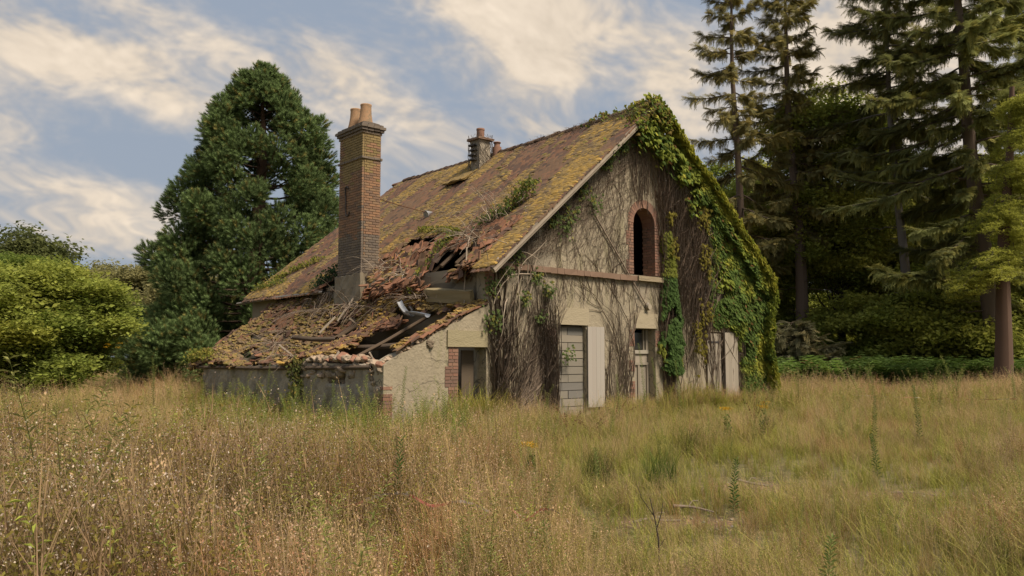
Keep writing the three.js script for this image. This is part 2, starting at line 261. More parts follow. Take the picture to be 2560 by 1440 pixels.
// tall chimney on the eaves wall
{
  const ch = new THREE.Group(); ch.name = 'chimney'; house.add(ch); tag(ch, 'tall square brick chimney with two clay pots');
  const x0 = -2.78, x1 = -2.20, z1 = -5.50, z0 = -6.82, y0 = 3.85, y1 = 7.98, R = rng(41), cs = 0.0735;
  mesh('mortar_core', box(x1 - x0 - 0.02, y1 - y0, z1 - z0 - 0.02, (x0 + x1) / 2, (y0 + y1) / 2, (z0 + z1) / 2), M.mortar, ch);
  const pick = (y, q) => { const h = (y - y0) / (y1 - y0), n = fbm(q * 3 + 7, y * 1.7, 3); return h + (n - 0.5) * 0.7 > 0.80 ? ochreMats : h + (n - 0.5) * 0.9 < 0.30 ? greyBrickMats : brickMats; };
  let row = 0;
  for (let y = y0; y < y1 - 0.02; y += cs, row++) {
    const W = z1 - z0, bl = 0.22;
    for (let z = z0 - (row % 2) * bl / 2; z < z1 - 0.01; z += bl) { const a = Math.max(z, z0), b = Math.min(z + bl, z1); if (b - a < 0.04) continue; brick(ch, x0 + 0.02, y + cs / 2, (a + b) / 2, 0.06 + 0.006 * R(), cs - 0.014, b - a - 0.013, pick(y, a), R, y > 6.2); }
    for (let x = x0 - ((row + 1) % 2) * bl / 2; x < x1 - 0.01; x += bl) { const a = Math.max(x, x0 + 0.05), b = Math.min(x + bl, x1); if (b - a < 0.04) continue; brick(ch, (a + b) / 2, y + cs / 2, z1 - 0.02, b - a - 0.013, cs - 0.014, 0.06 + 0.006 * R(), pick(y, x + 9), R, y > 6.2);
      brick(ch, (a + b) / 2, y + cs / 2, z0 + 0.02, b - a - 0.013, cs - 0.014, 0.06, pick(y, x + 9), R, false); }
    for (let z = z0; z < z1 - 0.02; z += bl) { const b = Math.min(z + bl, z1); brick(ch, x1 - 0.02, y + cs / 2, (z + b) / 2, 0.06, cs - 0.014, b - z - 0.013, brickMats, R, false); }
  }
  const ringOf = (y, h, out, mats, name) => { const list = []; const r2 = rng(Math.round(y * 100)); const per = [[x0 - out, z0 - out, 0, 1, z1 - z0 + 2 * out], [x1 + out, z0 - out, 0, 1, z1 - z0 + 2 * out], [x0 - out, z1 + out, 1, 0, x1 - x0 + 2 * out], [x0 - out, z0 - out, 1, 0, x1 - x0 + 2 * out]];
    for (const [px, pz, ux, uz, len] of per) for (let q = 0; q < len - 0.03; q += 0.2) { const w = Math.min(0.2, len - q) - 0.01, g = roughBox(ux ? w : 0.12, h - 0.01, uz ? w : 0.12, Math.floor(r2() * 1e6), 0.006, 1); g.translate(px + ux * (q + w / 2) + (uz ? (px < -2.5 ? 0.06 : -0.06) : 0), y + h / 2 + 0.006 * (r2() - 0.5), pz + uz * (q + w / 2) + (ux ? (pz > -6 ? -0.06 : 0.06) : 0)); list.push(g); }
    mesh(name, merge(list), mats, ch); };
  ringOf(7.18, 0.07, 0.045, greyBrickMats[0], 'brick_band');
  ringOf(7.92, 0.075, 0.03, greyBrickMats[2], 'corbel_course'); ringOf(8.0, 0.075, 0.075, greyBrickMats[1], 'corbel_course'); ringOf(8.075, 0.08, 0.115, greyBrickMats[0], 'corbel_course'); ringOf(8.16, 0.06, 0.06, greyBrickMats[1], 'corbel_course');
  const slab = roughBox(x1 - x0 - 0.06, 0.34, z1 - z0 - 0.06, 77, 0.012, 3); slab.translate((x0 + x1) / 2, 8.10, (z0 + z1) / 2); mesh('chimney_cap', slab, greyBrickMats[1], ch);
  const prof = [[0.235, 0], [0.225, 0.05], [0.195, 0.16], [0.165, 0.36], [0.155, 0.56], [0.165, 0.60], [0.165, 0.63], [0.125, 0.63], [0.12, 0.1]].map(([r, y]) => new THREE.Vector2(r, y));
  for (const z of [-5.88, -6.46]) { const p = mesh('chimney_pot', new THREE.LatheGeometry(prof, 20), M.pot, ch); p.position.set((x0 + x1) / 2, 8.24, z); p.rotation.z = (R() - 0.5) * 0.03; }
  // iron wall anchor in the shape of a long S, and the tie rod to the roof
  const S = new THREE.CatmullRomCurve3([V(0, 0.36, 0.11), V(0, 0.43, 0.04), V(0, 0.40, -0.05), V(0, 0.28, -0.05), V(0, 0, -0.02), V(0, -0.30, -0.02), V(0, -0.42, 0.05), V(0, -0.41, 0.15), V(0, -0.32, 0.19)].map((p) => V(x0 - 0.035, 6.05 + p.y, -6.35 - p.z * -1)));
  mesh('wall_anchor', new THREE.TubeGeometry(S, 40, 0.021, 6), M.iron, ch);
  const rod = new MB(); rod.tube([V(x1, 6.15, -5.75), V(-1.35, 6.06, -5.83), V(-0.12, 6.0, -6.05)], 0.014, 0.014, 5); mesh('tie_rod', rod.geo(), M.rust, ch);
  const fl = new THREE.ConeGeometry(0.13, 0.3, 8); fl.rotateZ(-1.2); fl.translate(-0.12, 5.99, -6.02); mesh('rod_flashing', fl, M.zinc, ch);
}

// ---------------------------------------------------------------- roofs
function roofAt(a, t, out) { // a: 0 at the ridge, 1 at the eaves; t: metres back from the front
  const far = sstep(t, 6, 13) , tt = t + far * lerp(-0.7, 0.45, a);
  const sag = -0.10 * Math.sin(Math.PI * clamp(t / 12.6, 0, 1)) * (0.5 + 0.5 * Math.sin(a * 3)) + 0.10 * (fbm(a * 5 + 3, t * 0.55, 3) - 0.5);
  const low = t > 2.2 && t < 5.5 ? -0.30 * sstep(a, 0.80, 1.0) * sstep(t, 2.2, 2.8) * (1 - sstep(t, 5.0, 5.5)) : 0;
  return out.set(lerp(RIDGE_S, EAVE_S, a), lerp(RIDGE_Y, EAVE_Y, a) + sag * 0.766 + low, -tt);
}
function roofGone(a, t) {
  const s = lerp(RIDGE_S, EAVE_S, a), n = (noise2(s * 5, t * 5) - 0.5) * 0.35;
  if (s < -1.22 + n * 0.4 && s > -1.60 + n * 0.5 && t > 3.7 && t < 5.35) return 1;
  if (t > 0.95 + n && t < 2.45 + n && s < -2.02 + n * 0.7) return 1;
  if (t > 0.25 && t < 1.0 && s < -2.62 + n * 0.3) return 1;
  if (t > 2.4 && t < 5.45 && s < -2.55 + n) return 1;
  if (t > 5.45 && t < 6.85 && s < -2.18) return 1;
  if (t > 6.85 && t < 7.55 && s < -2.1 + n) return 1;
  return 0;
}
const ragged = (a, t) => { const s = lerp(RIDGE_S, EAVE_S, a); return t > 0.3 && t < 5.5 ? sstep(s, -0.9, -1.7) : t > 6.8 && t < 8 ? sstep(s, -1.5, -2.3) * 0.7 : 0; };
const slopeDir = V(EAVE_S - RIDGE_S, EAVE_Y - RIDGE_Y, 0).normalize(), slopeN = V(slopeDir.y, -slopeDir.x, 0); if (slopeN.y < 0) slopeN.negate();
const SLEN = Math.hypot(EAVE_S - RIDGE_S, EAVE_Y - RIDGE_Y);
const tileGeo = (() => { const g = new THREE.BoxGeometry(0.154, 0.021, 0.255, 2, 1, 1), p = g.attributes.position; for (let k = 0; k < p.count; k++) { const x = p.getX(k), z = p.getZ(k); p.setY(k, p.getY(k) - 0.010 * (x / 0.079) ** 2 + 0.003); if (z > 0.1) p.setX(k, x * 0.95); } g.computeVertexNormals(); return g; })();
const tileGeoB = (() => { const g = tileGeo.clone(), p = g.attributes.position; for (let k = 0; k < p.count; k++) if (p.getZ(k) > 0 && p.getX(k) > 0.05) p.setZ(k, p.getZ(k) - 0.07); g.computeVertexNormals(); return g; })();
const tileList = []; // every tile: matrix, colour number, distance to the viewer, roof
function addTile(pos, down, nrm, jit, R, which, ci) {
  const zx = down.clone(), yx = nrm.clone(), xx = V().crossVectors(yx, zx).normalize(); yx.crossVectors(zx, xx);
  const m = new THREE.Matrix4().makeBasis(xx, yx, zx), q = new THREE.Quaternion().setFromRotationMatrix(m);
  q.multiply(new THREE.Quaternion().setFromEuler(new THREE.Euler(0.10 + (R() - 0.5) * jit, (R() - 0.5) * jit * 1.5, (R() - 0.5) * jit * 0.8)));
  const sc = 0.96 + 0.08 * R();
  tileList.push({ m: new THREE.Matrix4().compose(pos, q, V(sc, 1, sc)), ci, d: pos.distanceTo(eye), which, b: R() < 0.15 });
}
{
  const R = rng(51), p = V(), q = V(), q2 = V(), nrm = V(), dn = V(), dt = V();
  const rows = Math.round(SLEN / 0.108), cols = Math.ceil(13.2 / 0.163);
  for (let r = 0; r <= rows; r++) for (let c = 0; c <= cols; c++) {
    const a = (r + 0.5) / rows, t = -0.48 + (c + (r % 2) * 0.5) * 0.163 + (R() - 0.5) * 0.012; if (t > 13.0) continue;
    if (roofGone(a, t)) continue;
    const w = ragged(a, t); if (w > 0 && R() < 0.18 * w) continue; if (R() < 0.008) continue;
    roofAt(a, t, p); roofAt(a + 0.01, t, q); roofAt(a, t + 0.05, q2); dn.copy(q).sub(p).normalize(); dt.copy(q2).sub(p).normalize(); nrm.crossVectors(dn, dt).normalize(); if (nrm.y < 0) nrm.negate();
    p.addScaledVector(nrm, 0.03 + 0.016 * R() + w * 0.06 * R()).addScaledVector(dn, (R() - 0.5) * (0.03 + 0.14 * w));
    const tone = fbm(a * 9 + 2, t * 0.9 + 5, 3), ci = w > 0.4 && R() < 0.5 ? 5 : clamp(Math.floor(tone * 9 - 2 + R() * 2.6), 0, 4) ;
    addTile(p.clone(), dn, nrm, 0.15 + 0.75 * w, R, 'main', R() < 0.12 ? 6 : ci);
  }
}
const roof = new THREE.Group(); roof.name = 'main_roof'; house.add(roof); tag(roof, 'steep tiled roof patched with yellow moss');
{ // boarding under the tiles, with the holes of the collapse
  const sheet = new MB(), N = 46, T = 80, p = V(), at = [];
  for (let i = 0; i <= N; i++) { at.push([]); for (let j = 0; j <= T; j++) { roofAt(i / N * 1.0, -0.48 + 13.4 * j / T, p); at[i].push(sheet.v(p.x, p.y - 0.02, p.z)); } }
  for (let i = 0; i < N; i++) for (let j = 0; j < T; j++) { if (roofGone((i + 0.5) / N, -0.48 + 13.4 * (j + 0.5) / T)) continue; sheet.tri(at[i][j], at[i + 1][j], at[i + 1][j + 1]); sheet.tri(at[i][j], at[i + 1][j + 1], at[i][j + 1]); }
  mesh('roof_boarding', sheet.geo(), M.beam, roof);
  const raf = new MB(); for (let t = 0.3; t < 13; t += 0.62) { const a = V(), b = V(); roofAt(0.01, t, a); roofAt(0.985, t, b); const cut = t < 5.6 ? 0.93 : 1; b.lerpVectors(a, b, cut); a.y -= 0.13; b.y -= 0.13; raf.tube([a, b], 0.055, 0.055, 4, true); } mesh('rafters', raf.geo(false), M.beam, roof);
  // the far slope
  const g = box(SLEN + 0.1, 0.08, 12.75); g.rotateZ(-Math.atan2(RIDGE_Y - EAVE_Y, RIDGE_S - EAVE_S)); g.translate(2 * RIDGE_S - (RIDGE_S + EAVE_S) / 2, (RIDGE_Y + EAVE_Y) / 2 - 0.03, -6.325); mesh('far_slope', g, tileMats[1], roof);
  // verge board, eaves board
  const vb = (t, mat, name, w) => { const A = V(), B = V(); roofAt(0.0, t, A); roofAt(1.0, t, B); const g2 = box(A.distanceTo(B) + 0.1, w, 0.035); const ang = Math.atan2(A.y - B.y, A.x - B.x); g2.rotateZ(ang); g2.translate((A.x + B.x) / 2, (A.y + B.y) / 2 - 0.05, -t + 0.02); mesh(name, g2, mat, roof); };
  vb(-0.50, M.wood, 'verge_board', 0.15);
  vb(-0.515, M.greyWood, 'verge_capping', 0.05);
  const under = new MB(); { const A = V(), B = V(); for (const t of [-0.45, -0.02]) { roofAt(0, t, A); roofAt(1, t, B); A.y -= 0.06; B.y -= 0.06; under.v(A.x, A.y, A.z); under.v(B.x, B.y, B.z); } under.tri(0, 1, 3); under.tri(0, 3, 2); } mesh('verge_soffit', under.geo(), M.beam, roof);
  const gut = new MB(); gut.tube([V(EAVE_S - 0.06, EAVE_Y - 0.10, -7.35), V(EAVE_S - 0.07, EAVE_Y - 0.08, -10), V(EAVE_S - 0.06, EAVE_Y - 0.12, -13.75)], 0.05, 0.05, 6); mesh('gutter', gut.geo(), std(C(0.17, 0.155, 0.13), 0.7), roof);
  const R = rng(61);
  for (let k = 0; k < 38; k++) { const t = -0.4 + k * 0.345; const A = V(); roofAt(0, t, A); const rt = new THREE.CylinderGeometry(0.125, 0.145, 0.36, 10, 1, true, -Math.PI / 2, Math.PI); rt.rotateX(-Math.PI / 2); const b = mesh('ridge_tile', rt, tileMats[[6, 2, 4][k % 3]], roof); b.position.set(A.x + 0.01, A.y - 0.03 + 0.03 * R(), A.z); b.rotation.set((R() - 0.5) * 0.08, (R() - 0.5) * 0.08, (R() - 0.5) * 0.1); }
}
// lean-to: roof as a sagging sheet of moss and earth over rafters, tiles on top where they are left
const LE_S = -5.68, LE_T = 11.2, LW_S = -2.68;
function leanAt(s, t, out) {
  const k = (s - LE_S) / (LW_S - LE_S);
  const back = sstep(t, 4.8, 9), sag = -0.42 * sstep(t, 3.9, 5.2) * (1 - sstep(t, 7.6, 9.6)) * Math.sin(Math.PI * clamp(k, 0, 1)) - 0.10 * sstep(t, 0.7, 1.6) * Math.sin(Math.PI * clamp(k, 0, 1));
  const mound = 0.34 * Math.exp(-(((t - 5.0) / 1.9) ** 2)) * sstep(k, 0.72, 1.0) + 0.25 * Math.exp(-(((t - 3.0) / 0.9) ** 2)) * sstep(k, 0.8, 1.0);
  return out.set(s, 1.40 + k * lerp(1.42, 2.0, back) - 0.15 * back * (1 - k) + sag + mound + 0.22 * (1 - k) * (fbm(t * 0.9 + 2, 6, 3) - 0.55) + (t > 0.8 ? 0.26 : 0.10) * (fbm(s * 1.7 + 9, t * 1.3, 4) - 0.5), -t);
}
function leanGone(s, t) {
  const n = (noise2(s * 4 + 20, t * 4) - 0.5) * 0.5;
  if (s < -5.42 + 0.55 * (fbm(t * 2.3, 3, 4) - 0.5)) return 1;
  if (t < 0.62 + n * 0.3 && s < -4.98 + n * 0.2) return 1;
  if (s < -5.15 && t > 0.42 + n * 0.3 && t < 3.25 + n * 0.6) return 1;
  if (t > 0.40 + n * 0.25 && t < 2.65 + n + (s + 5.2) * 0.28 && s > -5.22 && s < -2.98 + n * 0.5) return 1;
  if (t > 4.55 + n * 0.5 && t < 5.5 + n && s > -4.1 && s < -3.15) return 1;
  if (((t - 7.4) / (1.15 + n)) ** 2 + ((s + 4.85) / 0.27) ** 2 < 1) return 1;
  if (((t - 5.7) / 0.5) ** 2 + ((s + 5.05) / 0.17) ** 2 < 1) return 1;
  if (((t - 9.2) / 0.5) ** 2 + ((s + 4.2) / 0.13) ** 2 < 1) return 1;
  return 0;
}
const lean = new THREE.Group(); lean.name = 'lean_to_roof'; house.add(lean); tag(lean, 'collapsed lean-to roof of moss, earth and broken tiles');
{
  const R = rng(71), p = V(), q = V(), q2 = V(), dn = V(), dt = V(), nrm = V();
  const sheet = new MB(true), N = 60, T = 180, at = [];
  for (let i = 0; i <= N; i++) { at.push([]); for (let j = 0; j <= T; j++) {
    const s = lerp(LE_S, LW_S, i / N), t = 0.06 + (LE_T - 0.06) * j / T; leanAt(s, t, p); const rough = t > 4.2 ? 0.10 : 0.03; p.y += rough * (noise2(s * 14, t * 14) - 0.5) + rough * (noise2(s * 31, t * 31) - 0.5) - 0.02;
    const mo = fbm(s * 1.8 + 4, t * 1.3 + 2, 4) + 0.25 * (noise2(s * 20, t * 20) - 0.5); const c = mo > 0.56 ? [0.26, 0.17, 0.045] : mo > 0.47 ? [0.21, 0.145, 0.075] : [0.15, 0.105, 0.065]; sheet.col.setRGB(...c); at[i].push(sheet.v(p.x, p.y, p.z)); } }
  for (let i = 0; i < N; i++) for (let j = 0; j < T; j++) { const s = lerp(LE_S, LW_S, (i + 0.5) / N), t = 0.06 + (LE_T - 0.06) * (j + 0.5) / T; if (leanGone(s, t)) continue; sheet.tri(at[i][j], at[i + 1][j], at[i + 1][j + 1]); sheet.tri(at[i][j], at[i + 1][j + 1], at[i][j + 1]); }
  mesh('moss_cover', sheet.geo(), std(C(1, 1, 1), 1, { vertexColors: true }), lean);
  const rowsL = 29, colsL = 70;
  for (let r = 0; r <= rowsL; r++) for (let c = 0; c < colsL; c++) {
    const s = lerp(LW_S - 0.05, LE_S, (r + 0.5) / rowsL), t = 0.03 + (c + (r % 2) * 0.5) * 0.163; if (leanGone(s, t)) continue;
    const keep = t < 0.75 ? 0.95 : t < 4.6 ? 0.80 : s < -5.25 ? 0.8 : t < 7 ? 0.22 : 0.34; if (R() > keep) continue;
    leanAt(s, t, p); leanAt(s - 0.05, t, q); leanAt(s, t + 0.05, q2); dn.copy(q).sub(p).normalize(); dt.copy(q2).sub(p).normalize(); nrm.crossVectors(dn, dt).normalize(); if (nrm.y < 0) nrm.negate();
    p.addScaledVector(nrm, 0.02 + 0.03 * R() + (t > 2.5 ? 0.04 * R() : 0)).addScaledVector(dn, (R() - 0.5) * 0.08);
    addTile(p.clone(), dn, nrm, t < 0.8 ? 0.35 : s < -5.3 ? 0.95 : 0.85, R, 'lean', R() < (t < 0.8 ? 0.45 : 0.12) ? 5 : Math.floor(R() * 5));
  }
  // loose tiles slid down into heaps
  for (let k = 0; k < 260; k++) { const [cs, ct, cy, w] = [[-2.95, 3.1, 3.25, 0.9], [-2.9, 4.3, 3.15, 1.0], [-3.4, 5.6, 2.65, 0.7], [-2.75, 1.0, 3.45, 0.35], [-2.72, 0.6, 3.62, 0.25], [-3.5, 2.95, 2.5, 0.5]][k % 6]; const s = cs + (R() - 0.5) * 0.5, t = ct + (R() - 0.5) * 2 * w; leanAt(s, t, p); p.y = Math.max(p.y + 0.05, k % 6 < 2 ? cy + 0.25 * R() - (cs - s) * -0.5 : k % 6 === 3 || k % 6 === 4 ? cy + 0.1 * R() : p.y + 0.1 * R()); addTile(p.clone(), V(-0.8, -0.5, (R() - 0.5) * 0.8).normalize(), V(-0.5 + 0.3 * (R() - 0.5), 0.8, 0.3 * (R() - 0.5)).normalize(), 1.2, R, 'lean', R() < 0.4 ? 5 : Math.floor(R() * 5)); }
  // timbers that show through
  const tim = [[V(-4.15, 1.86, -0.5), V(-4.2, 1.80, -4.2), 0.075], [V(-4.3, 2.02, -4.0), V(-4.25, 2.12, -6.6), 0.07], [V(-2.7, 2.75, -4.75), V(-5.2, 1.35, -4.9), 0.07], [V(-2.8, 2.7, -5.2), V(-4.6, 1.5, -5.0), 0.06], [V(-2.75, 2.65, -2.0), V(-5.4, 1.3, -2.1), 0.05], [V(-5.42, 1.36, -0.4), V(-5.45, 1.28, -10.6), 0.05]];
  for (const [a, b, r] of tim) { const g = new MB(); const mid = a.clone().lerp(b, 0.5); mid.y -= 0.03; g.tube([a, mid, b], r, r * 0.9, 7, true); mesh('timber', g.geo(), M.beam, lean); }
  for (const [x, y, z, len, rz, ry] of [[-3.65, 2.45, -5.75, 0.75, -0.9, 0.3], [-3.3, 2.5, -4.9, 0.5, 1.2, 0.5], [-3.1, 2.9, -5.75, 0.8, -0.6, -0.2], [-4.9, 1.75, -5.6, 0.55, 1.0, 0.2], [-5.1, 1.6, -1.0, 0.2, 0.8, 0.5], [-5.05, 1.62, -2.6, 0.2, -0.7, 0.3]]) { const g = box(0.045, len, 0.025); const b = mesh('broken_batten', g, M.greyWood, lean); b.position.set(x, y, z); b.rotation.set(0, ry, rz); }
}
// lean-to walls: long low side wall of weathered render with a crumbled top
{
  const g = new THREE.BoxGeometry(0.4, 1.75, 10.0, 3, 26, 150), p = g.attributes.position; g.translate(-5.2, 0.55, -5.1);
  for (let k = 0; k < p.count; k++) {
    const x = p.getX(k), y = p.getY(k), z = p.getZ(k), t = -z;
    const top = 1.30 + (t < 3.6 ? 0.20 * sstep(t, 0.4, 1.4) : 0.06) - 0.10 * sstep(t, 5, 10) + 0.12 * (fbm(t * 3, x * 6, 4) - 0.5);
    const ny = y > 1.2 ? Math.min(y, top) + (y > 1.40 ? 0.02 * (noise2(t * 20, x * 20)) : 0) : y;
    const bite = t > 1.5 && t < 2.6 ? 0.22 * sstep(0.12 - Math.abs(y - 1.08), 0, 0.06) * sstep(0.5 - Math.abs(t - 2.05), 0, 0.15) : 0;
    const low = t < 0.65 && y > 0.95 ? 0.20 * sstep(0.65 - t, 0.0, 0.3) * sstep(y, 0.95, 1.1) : 0;
    const front = x < -5.3 ? 1 : 0;
    p.setXYZ(k, x + (front ? 0.12 * (fbm(t * 1.9 + 3, y * 2.8, 5) - 0.5) + 0.05 * (noise2(t * 9, y * 11) - 0.5) + bite + low : 0), Math.min(y, ny), z);
  }
  const uv = g.attributes.uv; for (let k = 0; k < uv.count; k++) uv.setXY(k, p.getZ(k), p.getY(k));
  g.computeVertexNormals(); tag(part('low_side_wall', g, M.render), 'low grey rendered wall with crumbled top');
  part('lean_to_end_wall', box(2.3, 1.9, 0.35, -3.85, 0.6, -9.95), M.render);
  // rubble stones along the broken wall top, the bite and the corner
  const R = rng(81), stoneGeo = [0, 1, 2, 3].map((k) => { const s = new THREE.IcosahedronGeometry(1, 1), q = s.attributes.position, r = rng(500 + k), h = new Map(); for (let i = 0; i < q.count; i++) { const key = q.getX(i).toFixed(3) + q.getY(i).toFixed(3) + q.getZ(i).toFixed(3); if (!h.has(key)) h.set(key, 0.75 + 0.45 * r()); q.setXYZ(i, q.getX(i) * h.get(key), q.getY(i) * h.get(key), q.getZ(i) * h.get(key)); } s.computeVertexNormals(); return s; });
  const stoneMats = [C(0.30, 0.22, 0.15), C(0.24, 0.19, 0.13), C(0.35, 0.27, 0.19), C(0.27, 0.14, 0.09), C(0.16, 0.125, 0.085)].map((c) => std(c, 1));
  const stone = (x, y, z, r, m = Math.floor(R() * 4)) => { const s = mesh('stone', stoneGeo[Math.floor(R() * 4)], stoneMats[m], house); s.position.set(x, y, z); s.scale.set(r * (0.8 + 0.5 * R()), r * (0.55 + 0.3 * R()), r * (0.8 + 0.6 * R())); s.rotation.set(R() * 0.5, R() * 6, R() * 0.5); };
  for (let k = 0; k < 190; k++) { const t = 0.15 + 3.6 * R(); stone(-5.2 + (R() - 0.5) * 0.36, 1.38 + (t > 1 ? 0.12 : 0.0) + 0.06 * R(), -t, 0.05 + 0.09 * R() * R()); }
  for (let k = 0; k < 22; k++) { stone(-5.29 + 0.08 * R(), 0.98 + 0.22 * R(), -1.6 - 1.0 * R(), 0.06 + 0.05 * R(), 4); }
  for (let k = 0; k < 26; k++) { stone(-5.36 + 0.12 * R(), 1.0 + 0.30 * R(), -0.08 - 0.45 * R(), 0.06 + 0.06 * R(), R() < 0.5 ? 4 : 1); }
  for (let k = 0; k < 70; k++) { const t = 0.5 + 3.2 * Math.sqrt(R()); stone(-5.37 + 0.03 * R(), 1.12 + 0.30 * R(), -t, 0.05 + 0.06 * R(), [1, 4, 0, 1][k % 4]); }
  for (let k = 0; k < 60; k++) { const f = R(), s = lerp(-5.35, -3.3, f); stone(s, 1.43 + (s + 5.4) / 2.75 * 1.36 + 0.02, -0.08 - 0.1 * R(), 0.035 + 0.035 * R(), R() < 0.7 ? 2 : 0); }
  for (let k = 0; k < 10; k++) stone(-4.32 + 0.12 * R(), 1.80 + 0.16 * R(), 0.02 * R(), 0.03 + 0.03 * R(), 4);
}
// tiles: the 300 that show largest are parts, the rest one part
{
  tileList.sort((a, b) => a.d - b.d);
  const front = new Scatter(), slid = new Scatter();
  let n = 0;
  for (const t of tileList) { if (n < 300) { const b = mesh('roof_tile', t.b ? tileGeoB : tileGeo, tileMats[t.ci], t.which === 'main' ? roof : lean); b.applyMatrix4(t.m); n++; } else (t.which === 'main' ? front : slid).add(t.m, tileColors[t.ci]); }
  tag(front.build('tile_courses', tileGeo, std(C(1, 1, 1), 0.95), roof), 'rows of brown plain tiles', null, null, 'stuff');
  tag(slid.build('tile_courses', tileGeoB, std(C(1, 1, 1), 0.95), lean), 'slipped and broken plain tiles', null, null, 'stuff');
  const br = new Scatter(), q0 = new THREE.Quaternion(); for (const [x, y, z, w, h, d, c, o] of brickRest) br.put(V(x, y, z), q0.setFromAxisAngle(V(0, 0, 1), o.rotation.z), V(w, h, d), c);
  tag(br.build('brick_courses', brickGeo[0], std(C(1, 1, 1), 0.95), house), 'weathered bricks of the chimney and jambs', null, null, 'stuff');
}
// moss cushions on both roofs
{
  const R = rng(91), mg = (() => { const s = new THREE.IcosahedronGeometry(1, 1), q = s.attributes.position; for (let i = 0; i < q.count; i++) { const x = q.getX(i), y = q.getY(i), z = q.getZ(i), k = 0.7 + 0.6 * noise2(x * 2.3 + 5 + z, y * 2.3 + 9 + z * 1.7); q.setXYZ(i, x * k, Math.max(y, -0.3) * k, z * k); } s.computeVertexNormals(); return s; })();
  const mossCol = (y) => { const k = 0.75 + 0.5 * R(); return y > 0.66 ? C(0.30 * k, 0.19 * k, 0.045 * k) : y > 0.33 ? C(0.215 * k, 0.145 * k, 0.05 * k) : y > 0.12 ? C(0.145 * k, 0.10 * k, 0.052 * k) : C(0.17 * k, 0.14 * k, 0.035 * k); };
  const sc = new Scatter(), p = V(), q = V(), d = V(), nq = new THREE.Quaternion();
  nq.setFromUnitVectors(UP, slopeN);
  for (let k = 0; k < 90000 && sc.count < 19000; k++) {
    const a = R(), t = -0.45 + 13.3 * R(); if (roofGone(a, t)) continue;
    const s = lerp(RIDGE_S, EAVE_S, a);
    // mosses gather along the verge, under the ridge, below the chimneys and in drifting streaks
    let m = 3.0 * (fbm(a * 4.5 + t * 0.9 + 11, t * 1.15 - a * 3 + 7, 4) - 0.53) + 0.55 * Math.exp(-(((t + 0.4) / 0.9) ** 2)) + 0.32 * sstep(a, 0.62, 1) + 0.30 * sstep(t, 8, 12) * sstep(a, 0.3, 0.8) + 0.30 * Math.exp(-((a / 0.10) ** 2)) * sstep(t, 2, 6) + 0.5 * Math.exp(-(((t - 7.0) / 0.8) ** 2) - (((a - 0.16) / 0.13) ** 2));
    if (R() > m * 1.9) continue;
    const r0 = Math.round(a * SLEN / 0.108) / (SLEN / 0.108); roofAt(lerp(a, r0, 0.75), t, p); p.addScaledVector(slopeN, 0.045);
    const e = nq.clone().multiply(_q.setFromEuler(_e.set(0, R() * 0.8 - 0.4, 0)));
    const big = 0.7 + 0.8 * R() * R(); sc.put(p, e, V(0.055 * big, (0.024 + 0.022 * R()) * big, 0.12 * big), mossCol(R() * 0.62 + 0.38 * m));
  }
  tag(sc.build('moss', mg, std(C(1, 1, 1), 1), roof), 'yellow and brown moss cushions on the tiles', null, null, 'stuff');
  const s2 = new Scatter();
  for (let k = 0; k < 30000 && s2.count < 6500; k++) { const s = lerp(LE_S, LW_S + 0.05, R()), t = 0.05 + 11 * R(); if (leanGone(s, t)) continue; const m = fbm(s * 1.6 + 31, t * 1.1, 4) + (t > 2.6 && t < 4.6 ? 0.08 : 0) + 0.12 * sstep(s, -3.2, -2.8); if (R() > (m - 0.38) * 3) continue; leanAt(s, t, p); p.y += 0.03; const big = 0.7 + 1.2 * R() * R(); s2.put(p, _q.clone().setFromEuler(_e.set(0, R() * 6, 0.45)).clone(), V(0.08 * big, 0.035 * big, 0.07 * big), t < 4.6 ? mossCol(0.3 + 0.6 * R()) : mossCol(R() * 0.62)); }
  tag(s2.build('moss', mg, std(C(1, 1, 1), 1), lean), 'moss cushions on the fallen tiles', null, null, 'stuff');
}
